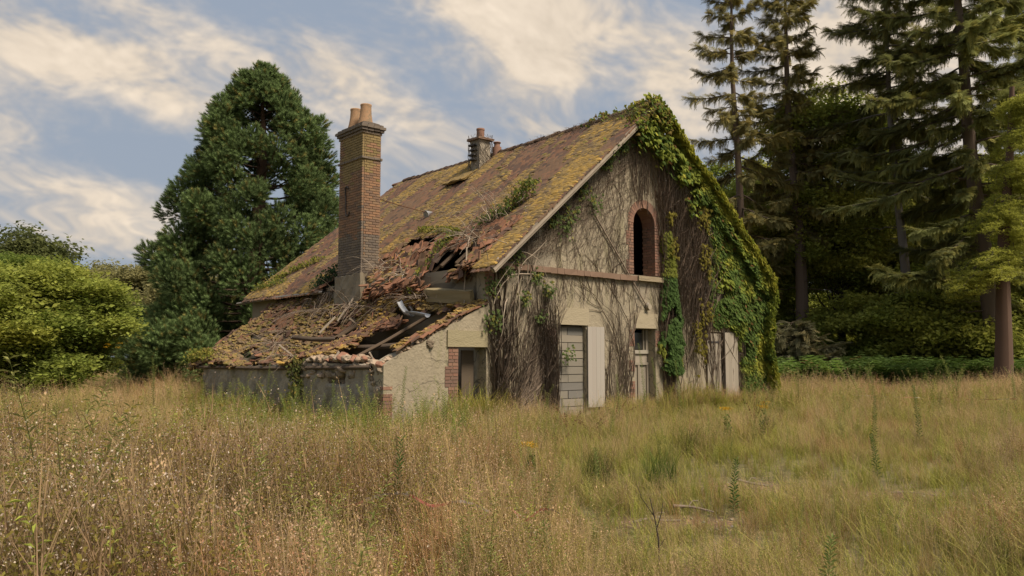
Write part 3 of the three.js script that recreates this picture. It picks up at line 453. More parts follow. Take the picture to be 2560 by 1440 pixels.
// small chimney near the ridge and a stub of pipe
{
  const ch = new THREE.Group(); ch.name = 'chimney'; house.add(ch); tag(ch, 'small rendered chimney bound in dead creeper');
  const x = 2.25, z = -6.5;
  const b = roughBox(0.46, 1.35, 0.46, 90, 0.012, 5); b.translate(x, 8.1, z); mesh('stack', b, M.render, ch);
  const c = roughBox(0.66, 0.07, 0.66, 91, 0.012, 3); c.translate(x, 8.80, z); mesh('cap', c, M.band, ch);
  const pp = new THREE.LatheGeometry([[0.13, 0], [0.13, 0.30], [0.14, 0.30], [0.14, 0.36], [0.10, 0.36], [0.10, 0]].map(([r, y]) => new THREE.Vector2(r, y)), 14); pp.translate(x, 8.83, z); mesh('flue_pipe', pp, M.pot2, ch);
  const R = rng(92), g = new MB(); for (let k = 0; k < 46; k++) { const q = R() * 6.28; const pts = []; let y = 7.6, r = 0.33; for (let j = 0; j < 9; j++) { const qq = q + (R() - 0.5) * 0.9 + j * 0.05; pts.push(V(x + clamp(Math.cos(qq) * 0.5, -0.27, 0.27) * (1 + 0.12 * R()), y, z + clamp(Math.sin(qq) * 0.5, -0.27, 0.27) * (1 + 0.12 * R()))); y += 0.17; } g.tube(pts, 0.011, 0.004, 3); } mesh('dead_creeper', g.geo(), std(C(0.17, 0.14, 0.11), 1), ch);
  for (let k = 0; k < 4; k++) { const h = roughBox(0.14, 0.05, 0.3, 95 + k, 0.01, 1); h.translate(x - 0.29, 8.1 + 0.16 * k, z - 0.05); mesh('iron_step', h, M.iron, ch); }
  const st = new THREE.LatheGeometry([[0.17, -0.5], [0.15, 0.10], [0.10, 0.12], [0.10, 0.24], [0.13, 0.24], [0.13, 0.27], [0.08, 0.27], [0.08, 0]].map(([r, y]) => new THREE.Vector2(r, y)), 12); st.translate(2.72, 8.48, -6.2); mesh('vent_stub', st, M.pot2, roof);
  // lifted patch of lead and moss below the small chimney
  const f = roughBox(0.9, 0.05, 1.1, 97, 0.03, 6); f.rotateZ(0.55); f.translate(1.62, 7.50, -6.75); mesh('chimney_flashing', f, std(C(0.20, 0.135, 0.045), 1), roof);
}
// doors, shutters and fittings on the front
{
  const R = rng(101);
  const door = new THREE.Group(); door.name = 'blocked_door'; house.add(door); tag(door, 'doorway walled up with concrete blocks');
  let y = 0.16; for (let r = 0; r < 11; r++) { const h = 0.197, cuts = r === 10 ? [0.44, 1] : r % 2 ? [0.24, 1] : [0.46, 1]; let a = 0; for (const c of cuts) { const w = (c - a) * 0.99; const b = mesh('concrete_block', roughBox(w - 0.02, h - 0.018, 0.2, 700 + r * 3 + Math.round(c * 10), 0.003, 1), M.block[Math.floor(R() * 4)], door); b.position.set(-0.50 + a * 0.99 + w / 2, y + h / 2 - (r === 10 ? 0.02 : 0), -0.19 + 0.012 * (R() - 0.5)); a = c; } y += h; }
  mesh('mortar_bed', box(1.02, 2.2, 0.16, -0.02, 1.24, -0.20), std(C(0.15, 0.13, 0.10), 1), door);
  mesh('door_frame', box(0.06, 2.2, 0.10, -0.51, 1.26, -0.02), std(C(0.36, 0.31, 0.20), 0.9), door); mesh('door_step', box(1.2, 0.16, 0.3, 0, 0.085, -0.06), M.sill, door);
  const sh = (x, w, y0, y1, z, mat, turn, label) => { const s = new THREE.Group(); s.name = 'shutter'; s.position.set(x, 0, z); s.rotation.y = turn; house.add(s); tag(s, label); const n = 4; for (let k = 0; k < n; k++) { const b = mesh('board', roughBox(w / n - 0.002, y1 - y0 + 0.015 * (R() - 0.5), 0.03, 800 + Math.round(x * 10) + k, 0.0015, 1), mat[k % mat.length], s); b.position.set((k + 0.5) * w / n, (y0 + y1) / 2, 0); } if (mat === worn) for (const yy of [y0 + 0.25, y1 - 0.25]) { const b = mesh('strap_hinge', box(w * 0.9, 0.045, 0.012, w / 2, yy, 0.024), mat === worn ? M.iron : mat[0], s); b.position.z = 0.0; } return s; };
  const white = [C(1, 0.97, 0.93), C(0.96, 0.92, 0.88), C(0.98, 0.96, 0.92)].map((c) => std(c, 0.8, { map: paintMap })), worn = [M.shutterWorn, std(C(0.24, 0.205, 0.155), 0.9)], pale = [C(0.86, 0.80, 0.70), C(0.77, 0.72, 0.62)].map((c) => std(c, 0.9, { map: paintMap }));
  sh(0.51, 0.60, 0.32, 2.34, 0.055, white, 0, 'pale grey-white shutter open against the wall');
  sh(5.50, 0.66, 0.30, 2.27, 0.05, worn, 0, 'weathered shutter with iron straps'); sh(6.32, 0.70, 0.28, 2.31, 0.10, pale, 0.05, 'pale plain shutter');
  // glazed door under the arched window
  const gd = new THREE.Group(); gd.name = 'glazed_door'; house.add(gd); tag(gd, 'old panelled door with a barred light');
  mesh('pane', box(0.62, 0.44, 0.012, 2.80, 2.02, -0.30), M.glass, gd); for (const x of [2.42, 2.55, 3.03, 3.17]) mesh('glazing_bar', box(x === 2.55 || x === 3.03 ? 0.035 : 0.10, 0.62, 0.05, x, 2.02, -0.27), M.shutterWorn, gd);
  mesh('rail', box(0.84, 0.10, 0.06, 2.79, 1.72, -0.26), std(C(0.33, 0.30, 0.24), 0.9), gd); mesh('rail', box(0.84, 0.07, 0.06, 2.79, 1.40, -0.26), M.shutterWorn, gd); mesh('panel', box(0.82, 0.26, 0.03, 2.79, 1.55, -0.29), pale[0], gd); mesh('panel', box(0.82, 1.22, 0.03, 2.79, 0.75, -0.29), M.shutterWorn, gd); for (const x of [2.42, 2.8, 3.17]) mesh('stile', box(0.08, 1.22, 0.05, x, 0.76, -0.262), worn[1], gd);
  // bulkhead lamp, unlit
  const lp = new THREE.Group(); lp.name = 'wall_lamp'; lp.position.set(2.86, 2.95, 0); house.add(lp);
  const base = new THREE.SphereGeometry(0.085, 14, 10); base.scale(0.85, 1.35, 0.75); base.translate(0, 0, 0.05); mesh('lamp_body', base, std(C(0.20, 0.17, 0.125), 0.6), lp); const cap = new THREE.CylinderGeometry(0.075, 0.06, 0.05, 12); cap.rotateX(Math.PI / 2); cap.translate(0, -0.02, 0.11); mesh('lamp_cover', cap, std(C(0.35, 0.30, 0.22), 0.4), lp);
  // inside of the lean-to doorway
  mesh('door_leaf', box(0.34, 1.75, 0.04, -3.0, 0.85, -0.34), std(C(0.10, 0.075, 0.05), 0.9), house);
  mesh('fascia_end', (() => { const g = roughBox(0.36, 0.11, 0.04, 99, 0.004, 1); g.rotateZ(0.95); g.translate(-2.82, 3.62, 0.46); return g; })(), M.greyWood, roof);
}
// loose pieces that lie on the house
{
  const g = onHouse('concrete_slab', 'mossy concrete slab tipped against the side wall above the lean-to rake', 'slab');
  const s = roughBox(0.12, 0.32, 1.75, 111, 0.012, 4); s.rotateX(0.10); s.rotateZ(0.35); s.translate(-2.86, 3.02, -1.25); mesh('slab', s, std(C(0.27, 0.215, 0.115), 1), g);
  const z = onHouse('zinc_gutter', 'bent grey zinc gutter lying broken on the fallen lean-to tiles', 'gutter');
  const half = (pts, r) => { const m = new MB(), n = pts.length, rows = []; for (let k = 0; k < n; k++) { const d = pts[Math.min(n - 1, k + 1)].clone().sub(pts[Math.max(0, k - 1)]).normalize(), a = V().crossVectors(d, UP).normalize(), b = V().crossVectors(a, d); const row = []; for (let j = 0; j <= 8; j++) { const q = Math.PI + j / 8 * Math.PI; row.push(m.v(pts[k].x + a.x * Math.cos(q) * r + b.x * Math.sin(q) * r, pts[k].y + a.y * Math.cos(q) * r + b.y * Math.sin(q) * r, pts[k].z + a.z * Math.cos(q) * r + b.z * Math.sin(q) * r)); } rows.push(row); } for (let k = 0; k + 1 < n; k++) for (let j = 0; j < 8; j++) { m.tri(rows[k][j], rows[k + 1][j], rows[k + 1][j + 1]); m.tri(rows[k][j], rows[k + 1][j + 1], rows[k][j + 1]); } return m.geo(); };
  mesh('gutter_length', half([V(-3.42, 2.98, -2.55), V(-3.45, 2.82, -2.38), V(-3.5, 2.66, -2.1), V(-3.52, 2.60, -1.8)], 0.075), M.zinc, z);
  mesh('gutter_length', half([V(-3.50, 2.68, -2.02), V(-3.55, 2.62, -1.5), V(-3.60, 2.55, -1.05)], 0.075), M.zinc, z); mesh('gutter_bracket', half([V(-3.35, 2.82, -2.2), V(-3.38, 2.72, -2.02)], 0.03), M.iron, z);
}
// ---------------------------------------------------------------- climbers on the house (house axes)
const leafGeo = (() => { // a lobed creeper leaf, tip down (-y), folded along its rib, about 1 unit long
  const m = new MB(), f = 0.12; const L = [[0, 0.35, 0], [0.30, 0.50, -f], [0.55, 0.12, -f * 1.6], [0.28, -0.12, -f], [0, -0.62, 0.02]]; const mid = m.v(0, 0, 0.03);
  const r = L.map((p) => m.v(...p)), l = L.map(([x, y, z]) => m.v(-x, y, z)); for (let k = 0; k < 4; k++) { m.tri(mid, r[k + 1], r[k]); m.tri(mid, l[k], l[k + 1]); } return m.geo(false); })();
const stemDark = std(C(0.125, 0.092, 0.064), 1), stemGrey = std(C(0.22, 0.17, 0.125), 1), stemPale = std(C(0.34, 0.28, 0.21), 1);
const rakeY = (s) => s < RIDGE_S ? 3.55 + (s + 2.9) * 0.845 : 8.3 - (s - RIDGE_S) * 0.86;
function climb(mb, R, s, y, ang, len, r0, z0, wob = 0.22, bias = 0) { // one stem that feels its way up the wall
  const pts = []; let a = ang; const step = 0.14; const n = Math.max(3, Math.floor(len / step)); let z = z0;
  for (let k = 0; k <= n; k++) {
    pts.push(V(s, y, z)); a += (R() - 0.5) * wob * 2 - (a - bias) * 0.06; s += Math.sin(a) * step; y += Math.cos(a) * step; z = clamp(z + (R() - 0.5) * 0.03, 0.012, z0 + 0.05);
    if ((s > 2.30 && s < 3.30 && y > 3.72 && y < 5.62) || (s > 2.34 && s < 3.24 && y < 2.36) || (s > -0.48 && s < 1.1 && y < 2.36 && y > 0.3)) break;
    if (y > rakeY(s) - 0.05 || s < -2.75 || s > 8.3 || y < 0) break;
    if (k > 4 && R() < 0.075 && len - k * step > 0.6 && r0 > 0.004) climb(mb, R, s, y, a + (R() < 0.5 ? -1 : 1) * (0.3 + 0.5 * R()), (len - k * step) * (0.4 + 0.5 * R()), r0 * 0.62, z0, wob, bias);
  }
  if (pts.length > 2) mb.tube(pts, r0, r0 * 0.35, 3);
}
{
  const R = rng(201), g = onHouse('bare_creeper', 'leafless creeper spreading grey stems over the gable wall from the corner to the arched window', 'creeper');
  const a = new MB(), b = new MB(), c = new MB();
  // heavy trunk bundle beside the lean-to door
  for (let k = 0; k < 85; k++) climb(a, R, -2.72 + 0.85 * R(), 0.02, (R() - 0.5) * 0.8, 1.5 + 2.6 * R(), 0.007 + 0.017 * R() * R(), 0.03 + 0.12 * R(), 0.16, 0.02);
  for (let k = 0; k < 7; k++) climb(a, R, -2.6 + 0.6 * R(), 0.0, 0.1 * (R() - 0.5), 3.2 + R(), 0.03 + 0.02 * R(), 0.05, 0.10, 0);
  // fan leaning right from the same foot
  for (let k = 0; k < 150; k++) climb(R() < 0.5 ? a : b, R, -2.2 + 0.9 * R(), 0.02 + 0.9 * R() * R(), 0.25 + 0.75 * R(), 1.4 + 2.6 * R(), 0.006 + 0.008 * R(), 0.02 + 0.03 * R(), 0.20, 0.30);
  // dark bundle left of the walled door
  for (let k = 0; k < 95; k++) climb(a, R, -1.0 + 0.42 * R(), 0.02 + 0.5 * R(), (R() - 0.5) * 0.15, 1.3 + 2.0 * R(), 0.007 + 0.010 * R(), 0.03 + 0.12 * R(), 0.12, 0);
  // between the doors
  for (let k = 0; k < 105; k++) climb(b, R, 0.75 + 1.6 * R(), 0.1 + 1.2 * R() * R(), (R() - 0.5) * 0.5, 1.4 + 2.6 * R(), 0.004 + 0.015 * R() * R(), 0.015 + 0.03 * R(), 0.30, 0);
  for (let k = 0; k < 60; k++) climb(b, R, -0.6 + 3 * R(), 2.85 + 0.5 * R(), (R() - 0.5) * 0.9, 0.8 + 1.5 * R(), 0.004 + 0.006 * R(), 0.015 + 0.02 * R(), 0.22, 0);
  // the net above the string course, thickest under the rake
  for (let k = 0; k < 560; k++) { const s = -2.5 + 5.3 * R(), top = rakeY(s); const y = 3.8 + (top - 3.9) * Math.pow(R(), 0.8); climb(R() < 0.65 ? b : a, R, s, y, 0.35 + (R() - 0.5) * 1.0, 0.7 + 1.8 * R(), 0.004 + 0.013 * R() * R() * R(), 0.015 + 0.03 * R(), 0.38, 0.30); }
  for (let k = 0; k < 240; k++) { const s = -2.4 + 4.9 * R(), d = 0.5 + 0.6 * R(); climb(a, R, s, Math.max(3.8, rakeY(s) - d), 0.8 + (R() - 0.5), 0.5 + 0.8 * R(), 0.004 + 0.005 * R(), 0.03 + 0.07 * R(), 0.3, 0.6); }
  { const cv = []; let s = 0.75, y = 5.3; for (let k = 0; k < 16; k++) { cv.push(V(s, y, 0.05)); s += 0.145; y -= 0.155 + 0.02 * R(); } c.tube(cv, 0.022, 0.018, 5); }
  mesh('stem', a.geo(), stemDark, g); mesh('stem', b.geo(), stemGrey, g); mesh('stem', c.geo(), stemGrey, g);
  // pale arching lianas that stand off the corner
  const d = new MB(); for (let k = 0; k < 18; k++) { const x = -2.75 + 1.5 * R(), y = 2.7 + 1.4 * R(), q = R() * 6.28, len = 0.7 + 1.3 * R(), pts = []; let p = V(x, y, 0.1), dir = V(Math.cos(q) * 0.7, Math.sin(q) * 0.8 + 0.3, 0.5 * R()).normalize(); for (let j = 0; j < 11; j++) { pts.push(p.clone()); dir.add(V((R() - 0.5) * 0.45, -0.10 + (R() - 0.5) * 0.35, -0.06 + (R() - 0.5) * 0.2)).normalize(); p = p.clone().addScaledVector(dir, len / 10); p.z = Math.max(p.z, 0.06); } d.tube(pts, 0.012 + 0.006 * R(), 0.005, 4); }
  mesh('arching_stem', d.geo(), stemPale, g);
  const lv = new Scatter(), q = new THREE.Quaternion(); // small leaf tufts
  for (const [s, y, n, r] of [[-2.2, 3.54, 50, 0.22], [-1.25, 3.46, 60, 0.25], [-0.85, 3.15, 60, 0.25], [0.77, 5.5, 50, 0.3], [0.33, 5.76, 70, 0.35], [1.24, 6.63, 70, 0.25], [1.45, 6.9, 50, 0.25], [-2.6, 2.4, 80, 0.35], [-1.65, 2.9, 50, 0.22], [-0.1, 5.09, 60, 0.3], [-0.7, 4.9, 60, 0.3], [-1.9, 3.9, 50, 0.25], [-0.3, 4.75, 50, 0.35], [-2.65, 3.1, 60, 0.3], [-1.15, 2.55, 30, 0.2], [-0.25, 1.6, 40, 0.28], [1.9, 7.2, 80, 0.25]]) for (let k = 0; k < n; k++) { q.setFromEuler(_e.set(-0.5 + R() * 0.6, (R() - 0.5) * 1.8, (R() - 0.5) * 2)); const w = 0.055 + 0.035 * R(), t = 0.7 + 0.6 * R(); lv.put(V(s + (R() + R() - 1) * r, y + (R() + R() - 1) * r, 0.06 + 0.16 * R()), q, V(w, w, w), R() < 0.2 ? C(0.21 * t, 0.20 * t, 0.05 * t) : C(0.10 * t, 0.135 * t, 0.045 * t)); }
  lv.build('foliage', leafGeo, leafy(C(1, 1, 1)), g);
}
{ // brown hanging curtain right of the window
  const R = rng(211), g = onHouse('dead_creeper', 'thick curtain of dead brown creeper hanging between the arched window and the green ivy', 'creeper');
  const a = new MB(), b = new MB();
  for (let k = 0; k < 560; k++) { const s = 3.4 + 2.15 * R(), top = Math.min(rakeY(s) - 0.1, 2.5 + 6 * Math.sqrt(R())), len = 0.8 + 3.4 * R(); climb(R() < 0.5 ? a : b, R, s, Math.max(0.1, top - len), (R() - 0.5) * 0.16, len, 0.005 + 0.017 * R() * R(), 0.02 + 0.22 * R(), 0.24, 0); }
  for (let k = 0; k < 120; k++) { const s = 2.2 + 1.9 * R(); climb(R() < 0.5 ? a : b, R, s, rakeY(s) - 1.3 - 1.4 * R(), (R() - 0.5) * 0.3, 1.5, 0.005 + 0.007 * R(), 0.03 + 0.12 * R(), 0.16, 0); }
  mesh('stem', a.geo(), stemDark, g); mesh('stem', b.geo(), std(C(0.19, 0.135, 0.095), 1), g);
  const lv = new Scatter(), q = new THREE.Quaternion();
  for (const [s0, s1, y0, y1, n] of [[4.95, 5.5, 2.6, 6.6, 620], [3.6, 3.95, 4.3, 5.6, 160], [4.7, 5.2, 0.9, 2.6, 160], [4.1, 4.6, 6.3, 7.4, 160]]) for (let k = 0; k < n; k++) { const s = s0 + (s1 - s0) * R(), y = y0 + (y1 - y0) * R(); if (fbm(s * 2.2, y * 1.4 + 5, 3) < 0.42) continue; q.setFromEuler(_e.set(-0.5 + 0.7 * R(), (R() - 0.5) * 1.6, (R() - 0.5) * 1.6)); const w = 0.07 + 0.05 * R(), t = 0.7 + 0.6 * R(); lv.put(V(s, y, 0.14 + 0.2 * R()), q, V(w, w, w), C(0.185 * t, 0.16 * t, 0.03 * t)); }
  lv.build('foliage', leafGeo, leafy(C(1, 1, 1), 0.4), g);
}
// green ivy: the mass on the right of the gable and over the ridge, and the column under the window
const ivyMat = leafy(C(1, 1, 1), 0.4);
{
  const R = rng(221), g = onHouse('ivy', 'dense green ivy covering the right slope and corner of the gable up to the ridge', 'ivy');
  const lv = new Scatter(), q = new THREE.Quaternion();
  const inner = [[8.1, 3.6], [7.6, 4.35], [7.02, 4.55], [6.2, 4.75], [5.42, 4.95], [4.2, 5.4], [3.59, 5.5], [2.66, 5.7], [2.44, 6.3], [2.1, 7.05], [0.0, 7.3]];
  const innerS = (y) => { for (let k = 0; k + 1 < inner.length; k++) if (y <= inner[k][0] && y >= inner[k + 1][0]) return lerp(inner[k][1], inner[k + 1][1], (inner[k][0] - y) / (inner[k][0] - inner[k + 1][0])); return 3.5; };
  const outerS = (y) => (y < 3.6 ? 8.42 + 0.16 * Math.sin(y * 2.2) : Math.min(8.55, RIDGE_S + (8.55 - y) / 0.83 + 0.25));
  const bulge = (s, y) => 0.08 + 0.32 * (0.5 * fbm(s * 1.5 + 3, y * 1.5, 3) + 0.9 * Math.max(0, fbm(s * 3.4 + 13, y * 2.6, 3) - 0.32)) * sstep(s, innerS(y) - 0.1, innerS(y) + 1.0);
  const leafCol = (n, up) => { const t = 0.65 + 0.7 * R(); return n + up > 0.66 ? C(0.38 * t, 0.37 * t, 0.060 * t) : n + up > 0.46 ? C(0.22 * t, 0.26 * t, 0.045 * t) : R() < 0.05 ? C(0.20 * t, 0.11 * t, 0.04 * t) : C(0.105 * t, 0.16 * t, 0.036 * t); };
  for (let k = 0; k < 21000; k++) { // on the wall face, leaves hanging like shingles
    const y = 0.15 + 8.3 * R(), i0 = innerS(y) + 0.35 * (fbm(y * 1.4, 3, 3) - 0.5) * 2, o0 = outerS(y); if (o0 <= i0) continue; const s = i0 + (o0 - i0) * R(); if (s < i0 + 0.7 && fbm(s * 3, y * 3 + 8, 3) < 0.46) continue;
    if (y < 2.25 && s > 5.45 && s < 7.05 && !(s > 6.12 && s < 6.5 && y > 0.9 && R() < 0.6)) continue;
    const z = bulge(s, y) * (0.55 + 0.5 * R()); q.setFromEuler(_e.set(-0.75 + 0.55 * R(), (R() - 0.4) * 1.3, (R() - 0.5) * 1.3)); const w = 0.115 + 0.085 * R(); const edge = sstep(s, o0 - 0.9, o0);
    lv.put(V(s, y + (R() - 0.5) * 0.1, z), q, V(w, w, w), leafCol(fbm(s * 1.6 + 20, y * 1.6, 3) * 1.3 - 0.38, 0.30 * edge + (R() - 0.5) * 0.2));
  }
  for (let k = 0; k < 9500; k++) { // over the far slope and its verge, bulging
    const y = 0.4 + 8.2 * R(), t = -0.55 + 2.6 * R() * R(), s = outerS(y) - 0.10 + 0.30 * fbm(y * 2.1, t * 2.1 + 6, 3) - 0.2 * R(); q.setFromEuler(_e.set(-0.9 + 0.8 * R(), 1.1 + (R() - 0.5) * 1.4, (R() - 0.5) * 1.2)); const w = 0.10 + 0.075 * R();
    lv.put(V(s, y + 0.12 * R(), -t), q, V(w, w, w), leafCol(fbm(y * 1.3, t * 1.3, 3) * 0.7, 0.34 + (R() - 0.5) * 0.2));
  }
  for (let k = 0; k < 7000; k++) { // hanging over the front of the right verge
    const f = R(), s = lerp(RIDGE_S - 0.1, 8.55, f), yo = 8.5 - (s - RIDGE_S) * 0.83, y = yo + 0.20 - (0.15 + 0.75 * fbm(s * 1.7, 4, 3) * 1.5) * R(), z = 0.10 + 0.36 * Math.sqrt(R()) * (0.6 + 0.5 * fbm(s * 2.3, 9, 2)); if (fbm(s * 2.8 + 5, y * 2.8, 3) < 0.40) continue; q.setFromEuler(_e.set(-0.9 + 0.7 * R(), (R() - 0.3) * 1.5, (R() - 0.5) * 1.2)); const w = 0.11 + 0.085 * R();
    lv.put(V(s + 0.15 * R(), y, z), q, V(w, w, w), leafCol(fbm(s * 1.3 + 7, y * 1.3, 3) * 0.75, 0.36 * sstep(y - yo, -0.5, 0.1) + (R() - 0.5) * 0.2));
  }
  for (let k = 0; k < 1500; k++) { // leaves hanging below the ridge end
    const s = 2.3 + 2.5 * R(), yo = rakeY(s) - 0.1, y = yo - 0.95 * R() * R() * (0.5 + fbm(s * 2.5, 3, 2)), z = 0.08 + 0.45 * R(); if (fbm(s * 2.6, y * 2.6 + 40, 3) < 0.40) continue; q.setFromEuler(_e.set(-0.6 + 0.5 * R(), (R() - 0.5) * 1.4, (R() - 0.5) * 1.2)); const w = 0.10 + 0.07 * R(); lv.put(V(s, y, z), q, V(w, w, w), leafCol(0.25 + 0.35 * R(), 0.08));
  }
  for (let k = 0; k < 2600; k++) { // the cap over the ridge end and along the near verge
    const t = -0.62 + 2.9 * R() * R(), along = (R() * R()) * (t < 0.1 ? 1.5 : 0.5), s = RIDGE_S + 0.55 - along - (t > 0 ? 0.5 * R() : 0) + 0.25 * (R() - 0.5), y = rakeY(Math.min(s, RIDGE_S)) + 0.05 + 0.22 * R() * fbm(s * 2, t * 2, 2) * 2 - (s > RIDGE_S ? (s - RIDGE_S) * 0.5 : 0) - (t < -0.4 ? 0.5 * R() * R() : 0);
    q.setFromEuler(_e.set(-1.1 + 1.0 * R(), (R() - 0.5) * 2.6, (R() - 0.5))); const w = 0.085 + 0.07 * R(); lv.put(V(s, y, -t), q, V(w, w, w), R() < 0.35 ? C(0.22, 0.165, 0.05) : leafCol(0.2 + 0.4 * R(), 0.1));
  }
  lv.build('foliage', leafGeo, ivyMat, g);
  const a = new MB(); for (let k = 0; k < 120; k++) { const s = 5.4 + 3 * R(); climb(a, R, s, 0.05, (R() - 0.5) * 0.3, 2 + 3 * R(), 0.008 + 0.01 * R(), 0.02 + 0.05 * R(), 0.14, -0.1); }
  // twiggy fringe along the ridge
  for (let k = 0; k < 900; k++) { const t = -0.55 + 8.6 * R() * R(), A = roofAt(0.0 + 0.10 * R() * R(), Math.max(t, -0.45), V()); A.y += 0.05; const pts = [A.clone()]; const dir = V((R() - 0.65), 0.35 + 0.35 * R(), (R() - 0.5) * 1.6).normalize(); for (let j = 0; j < 4; j++) { dir.y -= 0.22; dir.x += (R() - 0.5) * 0.3; pts.push(pts[j].clone().addScaledVector(dir, 0.06 + 0.05 * R())); } a.tube(pts, 0.005, 0.002, 3); }
  mesh('stem', a.geo(), stemGrey, g);
  const col = onHouse('ivy', 'narrow dark green ivy column hanging below the arched window sill', 'ivy'), l2 = new Scatter();
  for (let k = 0; k < 4300; k++) { const y = 1.2 + 3.75 * R() + 0.25 * (R() - 0.5), f = (4.95 - y) / 3.75, c0 = lerp(3.72, 3.88, f) + 0.25 * (fbm(y * 1.3, 9, 2) - 0.5), hw = lerp(0.20, 0.55, Math.min(1, f * 1.3)) * (0.55 + 0.9 * fbm(y * 2.6, 5, 3)), s = c0 + (R() + R() - 1) * hw; const n = fbm(s * 2 + 50, y * 1.2, 3); if (fbm(s * 3.2 + 7, y * 2.2, 3) < 0.35) continue; const z = 0.07 + 0.30 * (1 - ((s - c0) / (hw + 0.05)) ** 2) * (0.5 + 0.6 * R()) * (0.45 + 0.55 * f); q.setFromEuler(_e.set(-0.7 + 0.5 * R(), (s - c0) * 1.6 + (R() - 0.5) * 0.9, (R() - 0.5) * 1.1)); const w = 0.10 + 0.07 * R(), t = 0.7 + 0.6 * R(); l2.put(V(s, y, z), q, V(w, w, w), f < 0.30 || n > 0.72 ? C(0.19 * t, 0.21 * t, 0.038 * t) : C(0.07 * t, 0.12 * t, 0.032 * t)); }
  l2.build('foliage', leafGeo, ivyMat, col);
  const cs = new MB(); for (let k = 0; k < 40; k++) climb(cs, R, 3.55 + 0.5 * R(), 0.05, (R() - 0.5) * 0.1, 4.4, 0.012, 0.03 + 0.05 * R(), 0.08, 0); mesh('stem', cs.geo(), stemDark, col);
}
